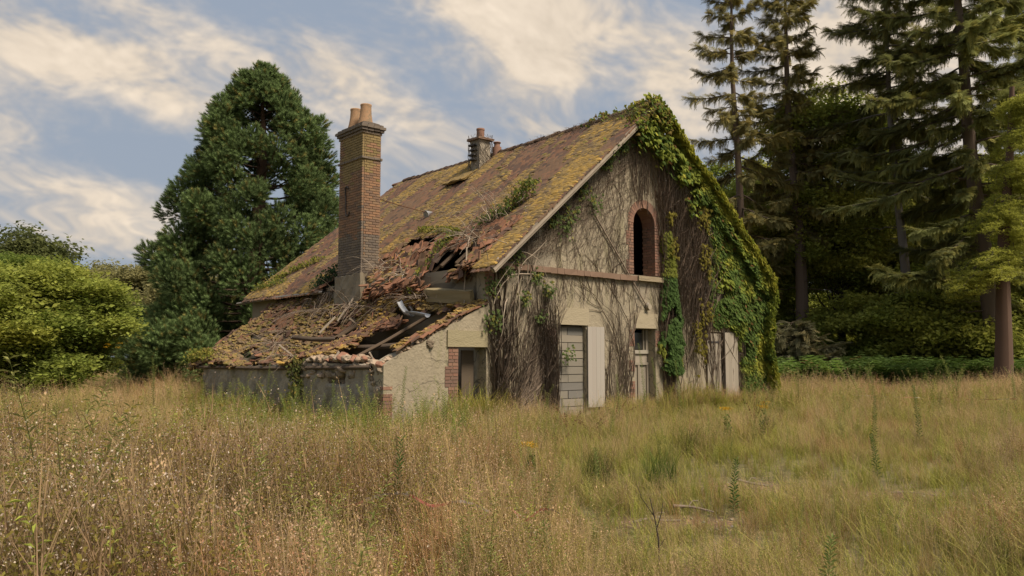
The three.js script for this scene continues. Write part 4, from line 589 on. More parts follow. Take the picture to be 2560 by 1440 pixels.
// sprigs that root on the roofs
{
  const R = rng(231), q = new THREE.Quaternion();
  const sprig = (label, path, n, spread, cols, name = 'roof_creeper') => { const g = onHouse(name, label, 'creeper'), lv = new Scatter(), m = new MB(); const curve = new THREE.CatmullRomCurve3(path.map((p) => V(...p))); m.tube(curve.getPoints(20), 0.012, 0.004, 4);
    for (let k = 0; k < n; k++) { const f = R(), p = curve.getPoint(f); p.add(V((R() + R() - 1) * spread, (R() * 0.9 - 0.15) * spread, (R() + R() - 1) * spread)); q.setFromEuler(_e.set(-0.9 + 0.9 * R(), R() * 6.28, (R() - 0.5))); const w = 0.05 + 0.035 * R(), t = 0.7 + 0.6 * R(), c = cols[Math.floor(R() * cols.length)]; lv.put(p, q, V(w, w, w), C(c[0] * t, c[1] * t, c[2] * t)); if (k % 9 === 0) m.tube([curve.getPoint(f), p], 0.004, 0.002, 3); }
    lv.build('foliage', leafGeo, leafy(C(1, 1, 1), 0.4), g); mesh('stem', m.geo(), stemGrey, g); return g; };
  const yel = [[0.20, 0.20, 0.035], [0.15, 0.175, 0.035], [0.24, 0.21, 0.05]], grn = [[0.09, 0.13, 0.035], [0.13, 0.165, 0.04]], dk = [[0.045, 0.085, 0.03], [0.07, 0.10, 0.045]];
  const on = (s, t, h = 0.08) => { const a = (RIDGE_S - s) / (RIDGE_S - EAVE_S), p = roofAt(clamp(a, 0, 1), t, V()); return [p.x, p.y + h, p.z]; };
  sprig('bright green creeper trailing above the dark hole in the main roof', [on(-0.95, 5.3), on(-1.15, 4.3), on(-1.35, 3.2), on(-1.55, 2.5)], 520, 0.20, yel);
  sprig('green creeper hanging down over the broken eaves below the roof hole', [on(-1.5, 2.7), on(-1.9, 2.75), on(-2.4, 2.85, 0.02), on(-2.85, 3.0, -0.15)], 560, 0.22, [...yel, ...grn]);
  sprig('leafy green shrub rooted on the tiles near the left verge board', [on(-0.95, 1.3), on(-0.8, 1.0, 0.25), on(-0.62, 0.8, 0.45)], 420, 0.30, [...grn, ...yel]);
  sprig('green tuft of creeper on the tiles halfway to the verge', [on(-1.35, 2.0), on(-1.25, 1.5, 0.15), on(-1.1, 1.2, 0.2)], 220, 0.26, grn);
  sprig('yellow-green creeper climbing the far roof slope behind the tall chimney', [on(-2.5, 12.0), on(-2.05, 11.6), on(-1.75, 11.0), on(-1.5, 10.2)], 520, 0.24, yel);
  sprig('dull green creeper along the far eaves of the main roof', [on(-2.6, 12.6), on(-2.55, 11.8), on(-2.4, 10.9)], 260, 0.22, [...grn, ...yel]);
  sprig('dark ivy bush at the foot of the tall chimney', [on(-2.75, 8.0, -0.1), on(-2.6, 7.7, 0.1), on(-2.2, 7.4, 0.15)], 520, 0.32, dk, 'ivy');
  sprig('green weeds on the lower far corner of the lean-to roof', [[-5.5, 1.45, -10.9], [-5.4, 1.6, -10.4], [-5.45, 1.5, -9.6]], 520, 0.32, yel, 'weed_clump');
  sprig('brown-green growth draped over the low side wall at its middle', [[-5.5, 1.45, -3.6], [-5.52, 1.05, -3.7], [-5.5, 0.5, -3.65]], 420, 0.24, [[0.13, 0.12, 0.035], [0.11, 0.13, 0.04]], 'weed_clump');
  sprig('small green plant at the crown of the gable verge', [on(1.3, -0.45, -0.1), on(1.0, -0.45, -0.2)], 60, 0.15, grn, 'weed_clump');
  // bare brambles and dry twigs that straggle over both roofs
  const br = onHouse('dry_brambles', 'pale dry bramble stems straggling over the broken roofs', 'brambles'), a = new MB(), b = new MB();
  const spray = (mb, p0, n, len, r, up = 0.5) => { for (let k = 0; k < n; k++) { const pts = [V(p0[0] + (R() - 0.5) * 0.5, p0[1], p0[2] + (R() - 0.5) * 0.7)], dir = V((R() - 0.6) * 1.2, up * R(), (R() - 0.5) * 1.6).normalize(); for (let j = 0; j < 9; j++) { dir.add(V((R() - 0.5) * 0.5 - 0.05, -0.12 + (R() - 0.5) * 0.3, (R() - 0.5) * 0.5)).normalize(); pts.push(pts[j].clone().addScaledVector(dir, len * (0.06 + 0.07 * R()))); } mb.tube(pts, r * (0.6 + 0.6 * R()), 0.0025, 3); } };
  spray(a, on(-1.3, 1.3, 0.1), 30, 1.4, 0.010, 1.2); spray(a, on(-1.9, 1.6, 0.1), 40, 1.3, 0.010, 0.9); spray(a, on(-2.3, 4.9, 0.1), 30, 1.2, 0.010, 0.6); spray(a, on(-2.55, 3.6, 0.1), 26, 1.1, 0.008); spray(a, on(-0.6, 1.2, 0.1), 30, 1.0, 0.006, 1.2); spray(b, [-2.95, 3.0, -2.2], 30, 1.2, 0.010); spray(b, [-3.1, 2.95, -5.6], 26, 1.3, 0.011); spray(b, [-3.3, 2.9, -7.2], 30, 1.5, 0.009, 0.2); spray(b, [-4.6, 1.95, -6.6], 26, 1.4, 0.012, 0.3); spray(b, [-5.1, 1.6, -5.3], 18, 1.1, 0.012, 0.5); spray(b, [-4.0, 2.3, -8.0], 22, 1.3, 0.008, 0.3); spray(b, [-3.2, 2.9, -4.2], 24, 1.1, 0.008, 0.3);
  for (const [t, n] of [[7.5, 40], [8.4, 16]]) for (let k = 0; k < n; k++) { const p = [V(-2.85 + 0.2 * R(), 3.5, -t + 0.6 * (R() - 0.5))]; for (let j = 0; j < 6; j++) p.push(p[j].clone().add(V(-0.06 + 0.08 * (R() - 0.5), -0.12, 0.10 * (R() - 0.5)))); b.tube(p, 0.008, 0.003, 3); }
  { const p = [V(-2.72, 4.15, -0.75)]; for (let j = 0; j < 12; j++) p.push(p[j].clone().add(V(-0.02 + 0.03 * (R() - 0.5), -0.14, 0.015))); a.tube(p, 0.02, 0.012, 5); }
  mesh('stem', a.geo(), stemPale, br); mesh('stem', b.geo(), stemGrey, br);
}
// ---------------------------------------------------------------- trees
const bark = (r, g, b) => std(C(r, g, b), 1);
function clusterGeo(n, rad, size, seed, flat = 0.6) { // a bunch of single leaves
  const R = rng(seed), m = new MB();
  for (let k = 0; k < n; k++) {
    const p = V(R() * 2 - 1, (R() * 2 - 1) * flat, R() * 2 - 1).multiplyScalar(rad), q = new THREE.Quaternion().setFromEuler(new THREE.Euler((R() - 0.5) * 1.7, R() * 6.28, (R() - 0.5) * 1.7)), s = size * (0.7 + 0.6 * R());
    const w = [V(0, 0, -0.5), V(0.30, 0.05, -0.05), V(0, -0.06, 0.55), V(-0.30, 0.05, -0.05)].map((v) => v.multiplyScalar(s).applyQuaternion(q).add(p)); m.face(...w);
  }
  return m.geo(false);
}
function limbs(mb, R, from, to, r, droop = 0.1, sides = 5, wob = 0.12) { const n = 6, pts = [], L = from.distanceTo(to); for (let k = 0; k <= n; k++) { const f = k / n, p = from.clone().lerp(to, f); p.y += Math.sin(Math.PI * f) * -droop * L; if (k && k < n) p.add(V((R() - 0.5) * wob * L * 0.4, (R() - 0.5) * wob * L * 0.3, (R() - 0.5) * wob * L * 0.4)); pts.push(p); } mb.tube(pts, r, r * 0.3, sides); return pts; }
function broadleaf(name, label, category, x, z, o) {
  const R = rng(o.seed), t = thing(name, label, category, x, o.y0 || 0, z, 0, o.group), wood = new MB(), fol = new Scatter(), q = new THREE.Quaternion();
  const top = o.h, trunk = []; for (let k = 0; k <= 8; k++) trunk.push(V((o.lean || 0) * k / 8 + (R() - 0.5) * 0.04 * o.h * (k / 8), o.h * 0.8 * k / 8 - 0.2, (R() - 0.5) * 0.04 * o.h * (k / 8)));
  const tm = new MB(); tm.tube(trunk, o.r, o.r * 0.3, 9); mesh('trunk', tm.geo(), o.bark, t);
  for (let b = 0; b < o.blobs; b++) {
    let p; do p = V(R() * 2 - 1, R() * 2 - 1, R() * 2 - 1); while (p.length() > 1 || p.length() < (o.hollow ?? 0.45));
    const c = V(o.c[0] + p.x * o.rad[0], o.c[1] + p.y * o.rad[1], o.c[2] + p.z * o.rad[2]); if (c.y < (o.low ?? 0.4)) c.y = (o.low ?? 0.4) + R() * 0.8;
    const from = trunk[clamp(Math.floor(c.y / o.h * 7), 0, 8)]; if (o.limbs !== 0 && b % (o.limbEvery || 2) === 0) limbs(wood, R, from, c, o.r * (0.16 + 0.12 * R()), 0.06);
    const br = o.br * (0.6 + 0.8 * R()), tint = fbm(c.x * 0.7 + o.seed, c.y * 0.9 + c.z * 0.5, 2);
    for (let k = 0; k < o.per; k++) { let d; do d = V(R() * 2 - 1, R() * 2 - 1, R() * 2 - 1); while (d.length() > 1); if (d.y < -0.2 && R() < 0.6) d.y *= -1; d.y *= o.flat ?? 0.6; q.setFromEuler(_e.set((R() - 0.5) * 0.5, R() * 6.28, (R() - 0.5) * 0.5)); const s = 0.55 + 0.9 * R(), w = (0.75 + 0.5 * R()) * (0.8 + 0.4 * tint), mixc = clamp(tint * 1.6 - 0.4 + 0.35 * (R() - 0.5) + (d.y > 0.25 ? 0.0 : 0), 0, 1), A = o.cols[0], B = o.cols[1]; fol.put(c.clone().addScaledVector(d, br), q, V(s, s, s), C(lerp(A[0], B[0], mixc) * w, lerp(A[1], B[1], mixc) * w, lerp(A[2], B[2], mixc) * w)); }
  }
  if (wood.p.length) mesh('branches', wood.geo(), o.bark, t);
  fol.build('crown', o.geo, o.mat, t); return t;
}
const leafMat = leafy(C(1, 1, 1), 0.5), needleMat = leafy(C(1, 1, 1), 0.4);
const clA = clusterGeo(26, 0.36, 0.13, 11), clB = clusterGeo(22, 0.55, 0.20, 12), clFar = clusterGeo(18, 0.8, 0.32, 13), clFine = clusterGeo(30, 0.5, 0.11, 14, 1.0);
// sprays of needles
function sprayGeo(seed, len, n, w, droop, side = 0.5) { // lies along +y, hangs to -z
  const R = rng(seed), m = new MB();
  const quad = (a, b, wd) => { const d = b.clone().sub(a).normalize(), s = V(d.y, -d.x, 0.3).normalize().multiplyScalar(wd); m.face(a.clone().sub(s), b, a.clone().add(s)); };
  quad(V(0, 0, 0), V(0, len, -droop * len), w * 0.7);
  for (let k = 0; k < n; k++) { const f = (k + 0.5) / n, sd = k % 2 ? 1 : -1, a = V(0, len * f, -droop * len * f * f), L = side * len * (1 - 0.55 * f) * (0.7 + 0.6 * R()); const b = a.clone().add(V(sd * L, L * (0.5 + 0.5 * R()), -L * (droop * 1.6) * (0.4 + R()) + 0.06 * (R() - 0.5))); quad(a, b, w); const c = a.clone().lerp(b, 0.5); quad(c, c.clone().add(V(sd * L * 0.15, L * 0.5, -L * droop - 0.03 * R())), w * 0.8); }
  return m.geo(false);
}
const sprayA = sprayGeo(31, 0.62, 18, 0.024, 0.25), sprayHang = sprayGeo(32, 0.62, 18, 0.024, 0.7, 0.36);
function conifer(name, label, x, z, o) {
  const R = rng(o.seed), t = thing(name, label, 'tree', x, 0, z, 0, o.group), H = o.h, tr = [], lean = o.lean || [0, 0];
  const at = (y) => V(lean[0] * y / H + 0.10 * Math.sin(y * 0.4 + o.seed), y, lean[1] * y / H);
  for (let k = 0; k <= 14; k++) tr.push(at(H * k / 14 - 0.2)); const tm = new MB(); tm.tube(tr, (f) => o.r * (1 - f * 0.93), 0, 10); mesh('trunk', tm.geo(), o.bark, t);
  const wood = new MB(), f1 = new Scatter(), f2 = new Scatter(), q = new THREE.Quaternion(), xa = V(), za = V(), mm = new THREE.Matrix4();
  for (let b = 0; b < o.n; b++) {
    const k = Math.pow(b / o.n, 0.85), y = lerp(o.low, H * 0.985, k) + (R() - 0.5) * 0.5, rel = clamp((y - o.low) / (H - o.low), 0, 1), az = b * 2.39996 + (R() - 0.5) * 0.9;
    if (o.gap && R() < o.gap) continue;
    const L = o.len * (Math.pow(1 - rel, 0.75) * 0.92 + 0.08) * (0.35 + 0.85 * R()) * (rel < 0.12 ? 0.75 : 1), el = lerp(o.el0, o.el1, rel) + (R() - 0.5) * 0.5, dir = V(Math.cos(az) * Math.cos(el), Math.sin(el), Math.sin(az) * Math.cos(el)), p = at(y), pts = [p.clone()];
    const n = 7; for (let j = 0; j < n; j++) { dir.y += (j < 3 ? -0.05 : 0.05) * o.sweep + (R() - 0.5) * 0.10; dir.x += (R() - 0.5) * 0.14; dir.z += (R() - 0.5) * 0.14; dir.normalize(); pts.push(pts[j].clone().addScaledVector(dir, L / n)); }
    wood.tube(pts, 0.018 + 0.012 * L, 0.008, 4);
    const tone = 0.75 + 0.5 * R(), ns = Math.max(4, Math.round(L * o.dens));
    for (let s = 0; s < ns; s++) {
      const nod = Math.max(3, Math.round(L * 3.2)), f0 = lerp(o.from ?? 0.10, 1, Math.pow((Math.floor(R() * nod) + 1) / nod, 0.8)), f = clamp(f0 - 0.05 * R() * 2, 0.1, 1), g = f * n, i = Math.min(n - 1, Math.floor(g)), pos = pts[i].clone().lerp(pts[i + 1], g - i), d = pts[i + 1].clone().sub(pts[i]).normalize();
      const sd = s % 2 ? 1 : -1; xa.crossVectors(d, UP).normalize(); const out = d.clone().multiplyScalar(0.55 + 0.5 * R()).addScaledVector(xa, sd * (0.35 + 0.5 * R()) * (f > 0.9 ? 0.4 : 1)).add(V(0, (R() - 0.5) * 1.3, 0)).normalize();
      const hang = R() < o.hang; if (hang) out.y -= 0.5; out.normalize(); za.copy(UP).addScaledVector(out, -UP.dot(out)).normalize(); xa.crossVectors(out, za); mm.makeBasis(xa, out, za); q.setFromRotationMatrix(mm);
      const sc = (0.75 + 0.6 * R()) * o.spray, c = o.col, w = tone * (0.7 + 0.6 * R()), yl = R() < 0.3 ? 1.35 : 1; (hang ? f2 : f1).put(pos, q, V(sc, sc, sc), C(c[0] * w * yl, c[1] * w * (yl > 1 ? 1.2 : 1), c[2] * w));
    }
  }
  for (let k = 0; k < 26; k++) { const y = lerp(o.h > 10 ? 2.0 : 9, o.low + 3, R()), a = R() * 6.28, L = 0.4 + 1.6 * R() * R(); if (o.h > 10) limbs(wood, R, at(y), at(y).add(V(Math.cos(a) * (L + o.r), -0.15 * L + 0.1 * R(), Math.sin(a) * (L + o.r))), 0.02 + 0.008 * L, 0.05, 4, 0.3); }
  mesh('branches', wood.geo(), o.bark, t); f1.build('crown', sprayA, needleMat, t); if (f2.count) f2.build('hanging_crown', sprayHang, needleMat, t); return t;
}
// ---- giant sequoia behind the lean-to
{
  const R = rng(401), t = thing('sequoia', 'broad conical blue-green giant sequoia standing behind the lean-to', 'tree', -11.75, 0, -37), H = 14.85;
  const tm = new MB(); const tr = []; for (let k = 0; k <= 14; k++) tr.push(V(0.10 * Math.sin(k * 0.7), H * 0.97 * k / 14 - 0.2, 0)); tm.tube(tr, (f) => 0.62 * Math.pow(1 - f, 0.9) + 0.03, 0, 12); mesh('trunk', tm.geo(), bark(0.125, 0.075, 0.048), t);
  const plume = (() => { const r = rng(5), m = new MB(); for (let k = 0; k < 30; k++) { const a = k * 2.4, f = k / 30, base = V(0, f * 0.34, 0), th = 0.55 + 0.35 * r(), d = V(Math.cos(a) * Math.sin(th), Math.cos(th), Math.sin(a) * Math.sin(th)), s = V(-Math.sin(a), 0, Math.cos(a)).multiplyScalar(0.017); const L = 0.16 + 0.10 * r(), tip = base.clone().addScaledVector(d, L).add(V(0, 0.05, 0)); m.face(base.clone().sub(s), tip, base.clone().add(s)); } return m.geo(false); })();
  const wood = new MB(), fol = new Scatter(), q = new THREE.Quaternion();
  const prof = [[0, 5.4], [1, 5.8], [2.6, 5.8], [5.3, 4.9], [7.8, 4.2], [9.9, 3.6], [11.8, 2.9], [13.2, 1.6], [14.2, 0.7], [16, 0.1]], env = (y) => { for (let k = 0; k + 1 < prof.length; k++) if (y <= prof[k + 1][0]) return 0.99 * lerp(prof[k][1], prof[k + 1][1], (y - prof[k][0]) / (prof[k + 1][0] - prof[k][0])); return 0.1; };
  const clump = (c, rad, n, out, tone) => { for (let k = 0; k < n; k++) { let d; do d = V(R() * 2 - 1, R() * 2 - 1, R() * 2 - 1); while (d.length() > 1 || d.length() < 0.35); const p = c.clone().add(V(d.x * rad, d.y * rad * 1.05, d.z * rad)); const dir = d.clone().normalize().multiplyScalar(0.75).addScaledVector(out, 0.45).add(V(0, 0.55, 0)).normalize(); q.copy(lookAlong(dir, R() * 6)); const s = 0.45 + 0.45 * R() * R() + 0.1 * R(), w = tone * (0.7 + 0.6 * R()), y = R() < 0.10 ? 1 : 0; fol.put(p, q, V(s, s, s), y ? C(0.24 * w, 0.22 * w, 0.07 * w) : C(0.145 * w, 0.205 * w, 0.075 * w)); } };
  const cam = Math.atan2(37, 11.75);
  for (let b = 0; b < 300; b++) {
    const y = lerp(0.9, H - 0.5, Math.pow(b / 300, 1.05)), az = b * 2.39996 + R() * 0.7, dAz = Math.abs(((az - cam + Math.PI * 3) % (Math.PI * 2)) - Math.PI), e = env(y);
    if (y > 8.4 && y < 12.6 && dAz < 0.28 && R() < 0.45) continue; if (y > 6.5 && y < 12.6 && R() < 0.14) continue;
    const L = e * (0.62 + 0.34 * R()), dir = V(Math.cos(az), 0, Math.sin(az)), tip = V(dir.x * L, y + (y < 4 ? -0.2 : 0.3) + 0.3 * R(), dir.z * L), from = V(0, y - 0.25 * L * 0.5, 0); if (b % 2) limbs(wood, R, from, tip, 0.03 + 0.012 * L, y < 6 ? 0.12 : 0.08, 4, 0.08);
    const rad = (0.45 + 0.5 * R()) * lerp(1.2, 0.40, y / H), tone = 0.75 + 0.5 * R(); clump(tip, rad, Math.round(230 * rad * rad + 70), dir, tone); if (L > 1.6 && R() < 0.7) clump(from.clone().lerp(tip, 0.72).add(V((R() - 0.5) * 0.8, 0.2, (R() - 0.5) * 0.8)), rad * 0.75, 50, dir, tone * 0.9);
  }
  for (const [dx, y, r] of [[0.02, H + 0.25, 0.2], [0.0, H - 0.35, 0.34], [0.05, H - 0.9, 0.55], [0.75, H - 0.75, 0.34], [1.35, H - 1.1, 0.38], [-0.6, H - 1.5, 0.5]]) { clump(V(dx, y, (R() - 0.5) * 0.4), r, 60, UP, 1); limbs(wood, R, V(0, y - 0.9, 0), V(dx, y, 0), 0.05, 0.05, 4); }
  mesh('branches', wood.geo(), bark(0.11, 0.075, 0.05), t); fol.build('crown', plume, leafy(C(1, 1, 1), 0.25), t);
}
// ---- the left edge
broadleaf('hazel_tree', 'big rounded yellow-green broadleaf bush at the left edge of the meadow', 'tree', -17.4, -27.5, { seed: 411, h: 5.2, r: 0.16, bark: bark(0.12, 0.095, 0.07), blobs: 130, per: 62, br: 0.85, c: [0.2, 2.4, 0], rad: [3.6, 2.45, 2.9], hollow: 0.5, geo: clA, mat: leafMat, cols: [[0.20, 0.27, 0.055], [0.42, 0.42, 0.085]], flat: 0.45, limbEvery: 4, low: 0.5 });
broadleaf('hazel_tree', 'yellow-green bush half cut off by the left frame edge', 'tree', -22.0, -29.0, { seed: 412, h: 5.6, r: 0.16, bark: bark(0.12, 0.095, 0.07), blobs: 90, per: 55, br: 0.9, c: [0, 2.5, 0], rad: [3.8, 2.6, 3.0], hollow: 0.5, geo: clA, mat: leafMat, cols: [[0.20, 0.27, 0.055], [0.40, 0.40, 0.08]], flat: 0.45, limbEvery: 4 });
broadleaf('oak_tree', 'dark rounded tree rising above the bushes at the far left', 'tree', -44.5, -72, { seed: 421, h: 13.2, r: 0.4, bark: bark(0.10, 0.08, 0.06), blobs: 60, per: 40, br: 1.5, c: [0, 8.6, 0], rad: [4.2, 4.2, 3.5], geo: clFar, mat: leafMat, cols: [[0.09, 0.12, 0.04], [0.17, 0.18, 0.06]], low: 2 });
broadleaf('willow_thicket', 'pale olive willow thicket behind the bushes on the left', 'tree', -43, -88, { seed: 422, h: 12.0, r: 0.3, bark: bark(0.16, 0.13, 0.10), blobs: 80, per: 46, br: 1.7, c: [0, 6.5, 0], rad: [7.5, 5.2, 4], geo: clFar, mat: leafMat, cols: [[0.22, 0.22, 0.09], [0.33, 0.30, 0.13]], low: 1 });
broadleaf('willow_thicket', 'pale olive thicket just left of the sequoia with bare twig tops', 'tree', -33.5, -84, { seed: 423, h: 11.0, r: 0.3, bark: bark(0.16, 0.13, 0.10), blobs: 70, per: 46, br: 1.6, c: [0, 5.8, 0], rad: [6.4, 5.0, 4], geo: clFar, mat: leafMat, cols: [[0.22, 0.215, 0.09], [0.32, 0.29, 0.13]], low: 1 });
broadleaf('oak_tree', 'dark tree top peeping out beside the sequoia on its left', 'tree', -40, -104, { seed: 424, h: 16.5, r: 0.4, bark: bark(0.10, 0.08, 0.06), blobs: 50, per: 40, br: 1.9, c: [0, 10.5, 0], rad: [6.5, 5.2, 4], geo: clFar, mat: leafMat, cols: [[0.09, 0.12, 0.045], [0.17, 0.18, 0.065]], low: 2 });
broadleaf('willow_thicket', 'olive thicket far behind the left bushes', 'tree', -58, -92, { seed: 425, h: 12.0, r: 0.3, bark: bark(0.16, 0.13, 0.10), blobs: 70, per: 40, br: 1.9, c: [0, 6.4, 0], rad: [9, 5.2, 4], geo: clFar, mat: leafMat, cols: [[0.20, 0.21, 0.08], [0.30, 0.28, 0.11]], low: 1 });
broadleaf('oak_tree', 'low green trees seen through the gaps of the sequoia', 'tree', -24, -78, { seed: 426, h: 9.5, r: 0.4, bark: bark(0.10, 0.08, 0.06), blobs: 60, per: 40, br: 1.7, c: [0, 5.0, 0], rad: [8, 4.2, 4], geo: clFar, mat: leafMat, cols: [[0.12, 0.15, 0.05], [0.22, 0.22, 0.08]], low: 1 });
// ---- conifers on the right
const firBark = bark(0.115, 0.082, 0.06), firCol = [0.26, 0.24, 0.10];
conifer('spruce', 'tall spruce directly behind the ivy-clad roof slope, leftmost of the conifers', 12.6, -44, { seed: 431, h: 25.5, r: 0.32, low: 4.5, len: 4.4, n: 112, el0: -0.30, el1: 0.42, sweep: 1.6, dens: 27, hang: 0.28, spray: 0.68, bark: firBark, col: firCol, gap: 0.10, lean: [-0.2, 0] });
conifer('spruce', 'tall spruce with a long bare lower trunk right of the house', 16.7, -46, { seed: 432, h: 26.0, r: 0.42, low: 8.5, len: 4.4, n: 112, el0: -0.38, el1: 0.55, sweep: 1.6, dens: 27, hang: 0.28, spray: 0.68, bark: bark(0.15, 0.11, 0.085), col: firCol, gap: 0.06, lean: [-0.75, 0] });
conifer('fir_tree', 'thin-topped fir with a slender grey trunk and feathery left branches', 20.75, -42, { seed: 433, h: 25.5, r: 0.30, low: 10.5, len: 5.0, n: 118, el0: -0.25, el1: 0.50, sweep: 1.7, dens: 25, hang: 0.30, spray: 0.72, bark: bark(0.17, 0.15, 0.13), col: [0.235, 0.24, 0.092], gap: 0.05, lean: [-0.9, 0] });
conifer('fir_tree', 'great dark fir with heavy layered limbs near the right edge', 22.8, -38, { seed: 434, h: 27, r: 0.50, low: 5.0, len: 7.6, n: 140, el0: -0.20, el1: 0.35, sweep: 1.3, dens: 27, hang: 0.25, spray: 0.78, bark: bark(0.12, 0.088, 0.065), col: [0.215, 0.23, 0.08], lean: [-1.6, 0] });
conifer('fir_tree', 'dark fir cut off by the top right corner', 28.4, -42, { seed: 435, h: 27, r: 0.45, low: 4, len: 6.6, n: 125, el0: -0.2, el1: 0.35, sweep: 1.3, dens: 25, hang: 0.25, spray: 0.78, bark: firBark, col: [0.215, 0.23, 0.08] });
conifer('spruce', 'low young spruce in front of the bare trunk beside the ivy corner', 13.6, -39, { seed: 436, h: 3.2, r: 0.06, low: 0.9, len: 2.6, n: 40, el0: 0.0, el1: 0.25, sweep: 0.6, dens: 27, hang: 0.5, spray: 0.8, bark: firBark, col: [0.15, 0.145, 0.08] });
// ---- broadleaf wood behind them
const oakCols = [[0.23, 0.29, 0.055], [0.43, 0.41, 0.085]];
const wood = [ // name, label, x, z, height, crown centre y, radii, seed, colours
  ['oak_tree', 'round-headed green oak between the two spruces and the fir', 19.4, -47.5, 18.0, 11.4, [4.3, 6.2, 3.4], 441, oakCols],
  ['oak_tree', 'green oak standing between the bare spruce trunk and the ivy corner', 13.6, -50, 12.0, 6.8, [3.6, 5.2, 3], 458, oakCols],
  ['oak_tree', 'green oak filling the space under the thin-topped fir', 24.4, -49, 12.5, 7.0, [3.8, 5.4, 3], 459, oakCols],
  ['oak_tree', 'green oak showing behind the second spruce trunk', 17.0, -60, 17.0, 10.0, [4.6, 6.6, 4], 442, oakCols],
  ['oak_tree', 'shaded oak behind the leftmost spruce above the ivy slope', 12.0, -58, 13.5, 8.0, [4.4, 5.6, 4], 443, oakCols],
  ['oak_tree', 'dark oak deep in the wood right of the thin-topped fir', 27.0, -58, 15.5, 9.0, [5.5, 6.2, 4], 444, oakCols],
  ['oak_tree', 'dark oak behind the great fir at the right', 33.0, -54, 15.0, 8.6, [5.5, 6.2, 4], 445, oakCols],
  ['oak_tree', 'far tree filling the wood beyond the bare spruce trunk', 20, -72, 16.0, 8.5, [8, 7.5, 4], 446, oakCols],
  ['oak_tree', 'far tree closing the wood at the right edge', 38, -68, 16.5, 9, [9, 7.5, 4], 447, oakCols],
  ['oak_tree', 'low far tree closing the gap beyond the bare spruce trunk', 27, -80, 9, 4.2, [9, 4.2, 4], 449, oakCols],
  ['oak_tree', 'low far tree filling the view beneath the thin-topped fir', 36, -86, 9, 4.2, [10, 4.2, 4], 450, oakCols],
  ['oak_tree', 'far tree closing the wood above the ivy corner', 10.5, -74, 13, 7.5, [6, 5.5, 4], 448, oakCols],
];
for (const [n, l, x, z, h, cy, rad, seed, cols] of wood) broadleaf(n, l, 'tree', x, z, { seed, h, r: 0.28, bark: bark(0.07, 0.055, 0.042), blobs: 105, per: 50, br: 1.5, c: [0, cy, 0], rad, hollow: 0.35, geo: clB, mat: leafMat, cols, low: 1.2, flat: 0.5 });
const under = [['dark bush beside the ivy corner under the spruces', 12.2, -43, 4.2, [3.2, 2.0, 2], 451], ['dark undergrowth right of the bare spruce trunk', 19.2, -44, 5.2, [3.4, 2.5, 2], 452], ['dark undergrowth below the thin-topped fir', 23.0, -45, 6.4, [3.6, 3.1, 2.2], 453], ['dark layered bush in the shade of the great fir', 20.6, -40.5, 5.0, [2.7, 2.4, 1.8], 454], ['dark bush at the foot of the reddish beech trunk', 23.6, -39, 4.4, [3.0, 2.2, 2], 455], ['dark bush at the right edge of the wood', 28.0, -40, 6.0, [3.6, 3.0, 2.2], 456], ['dark thicket deep between the spruce trunks', 16.2, -50, 6.5, [3.8, 3.2, 2.2], 457]];
for (const [l, x, z, h, rad, seed] of under) broadleaf('understorey_bush', l, 'bush', x, z, { seed, h, r: 0.08, bark: bark(0.06, 0.05, 0.04), blobs: 44, per: 46, br: 0.95, c: [0, h * 0.5, 0], rad, hollow: 0.4, geo: clB, mat: leafMat, cols: oakCols, flat: 0.28, low: 0.4, limbEvery: 4 });
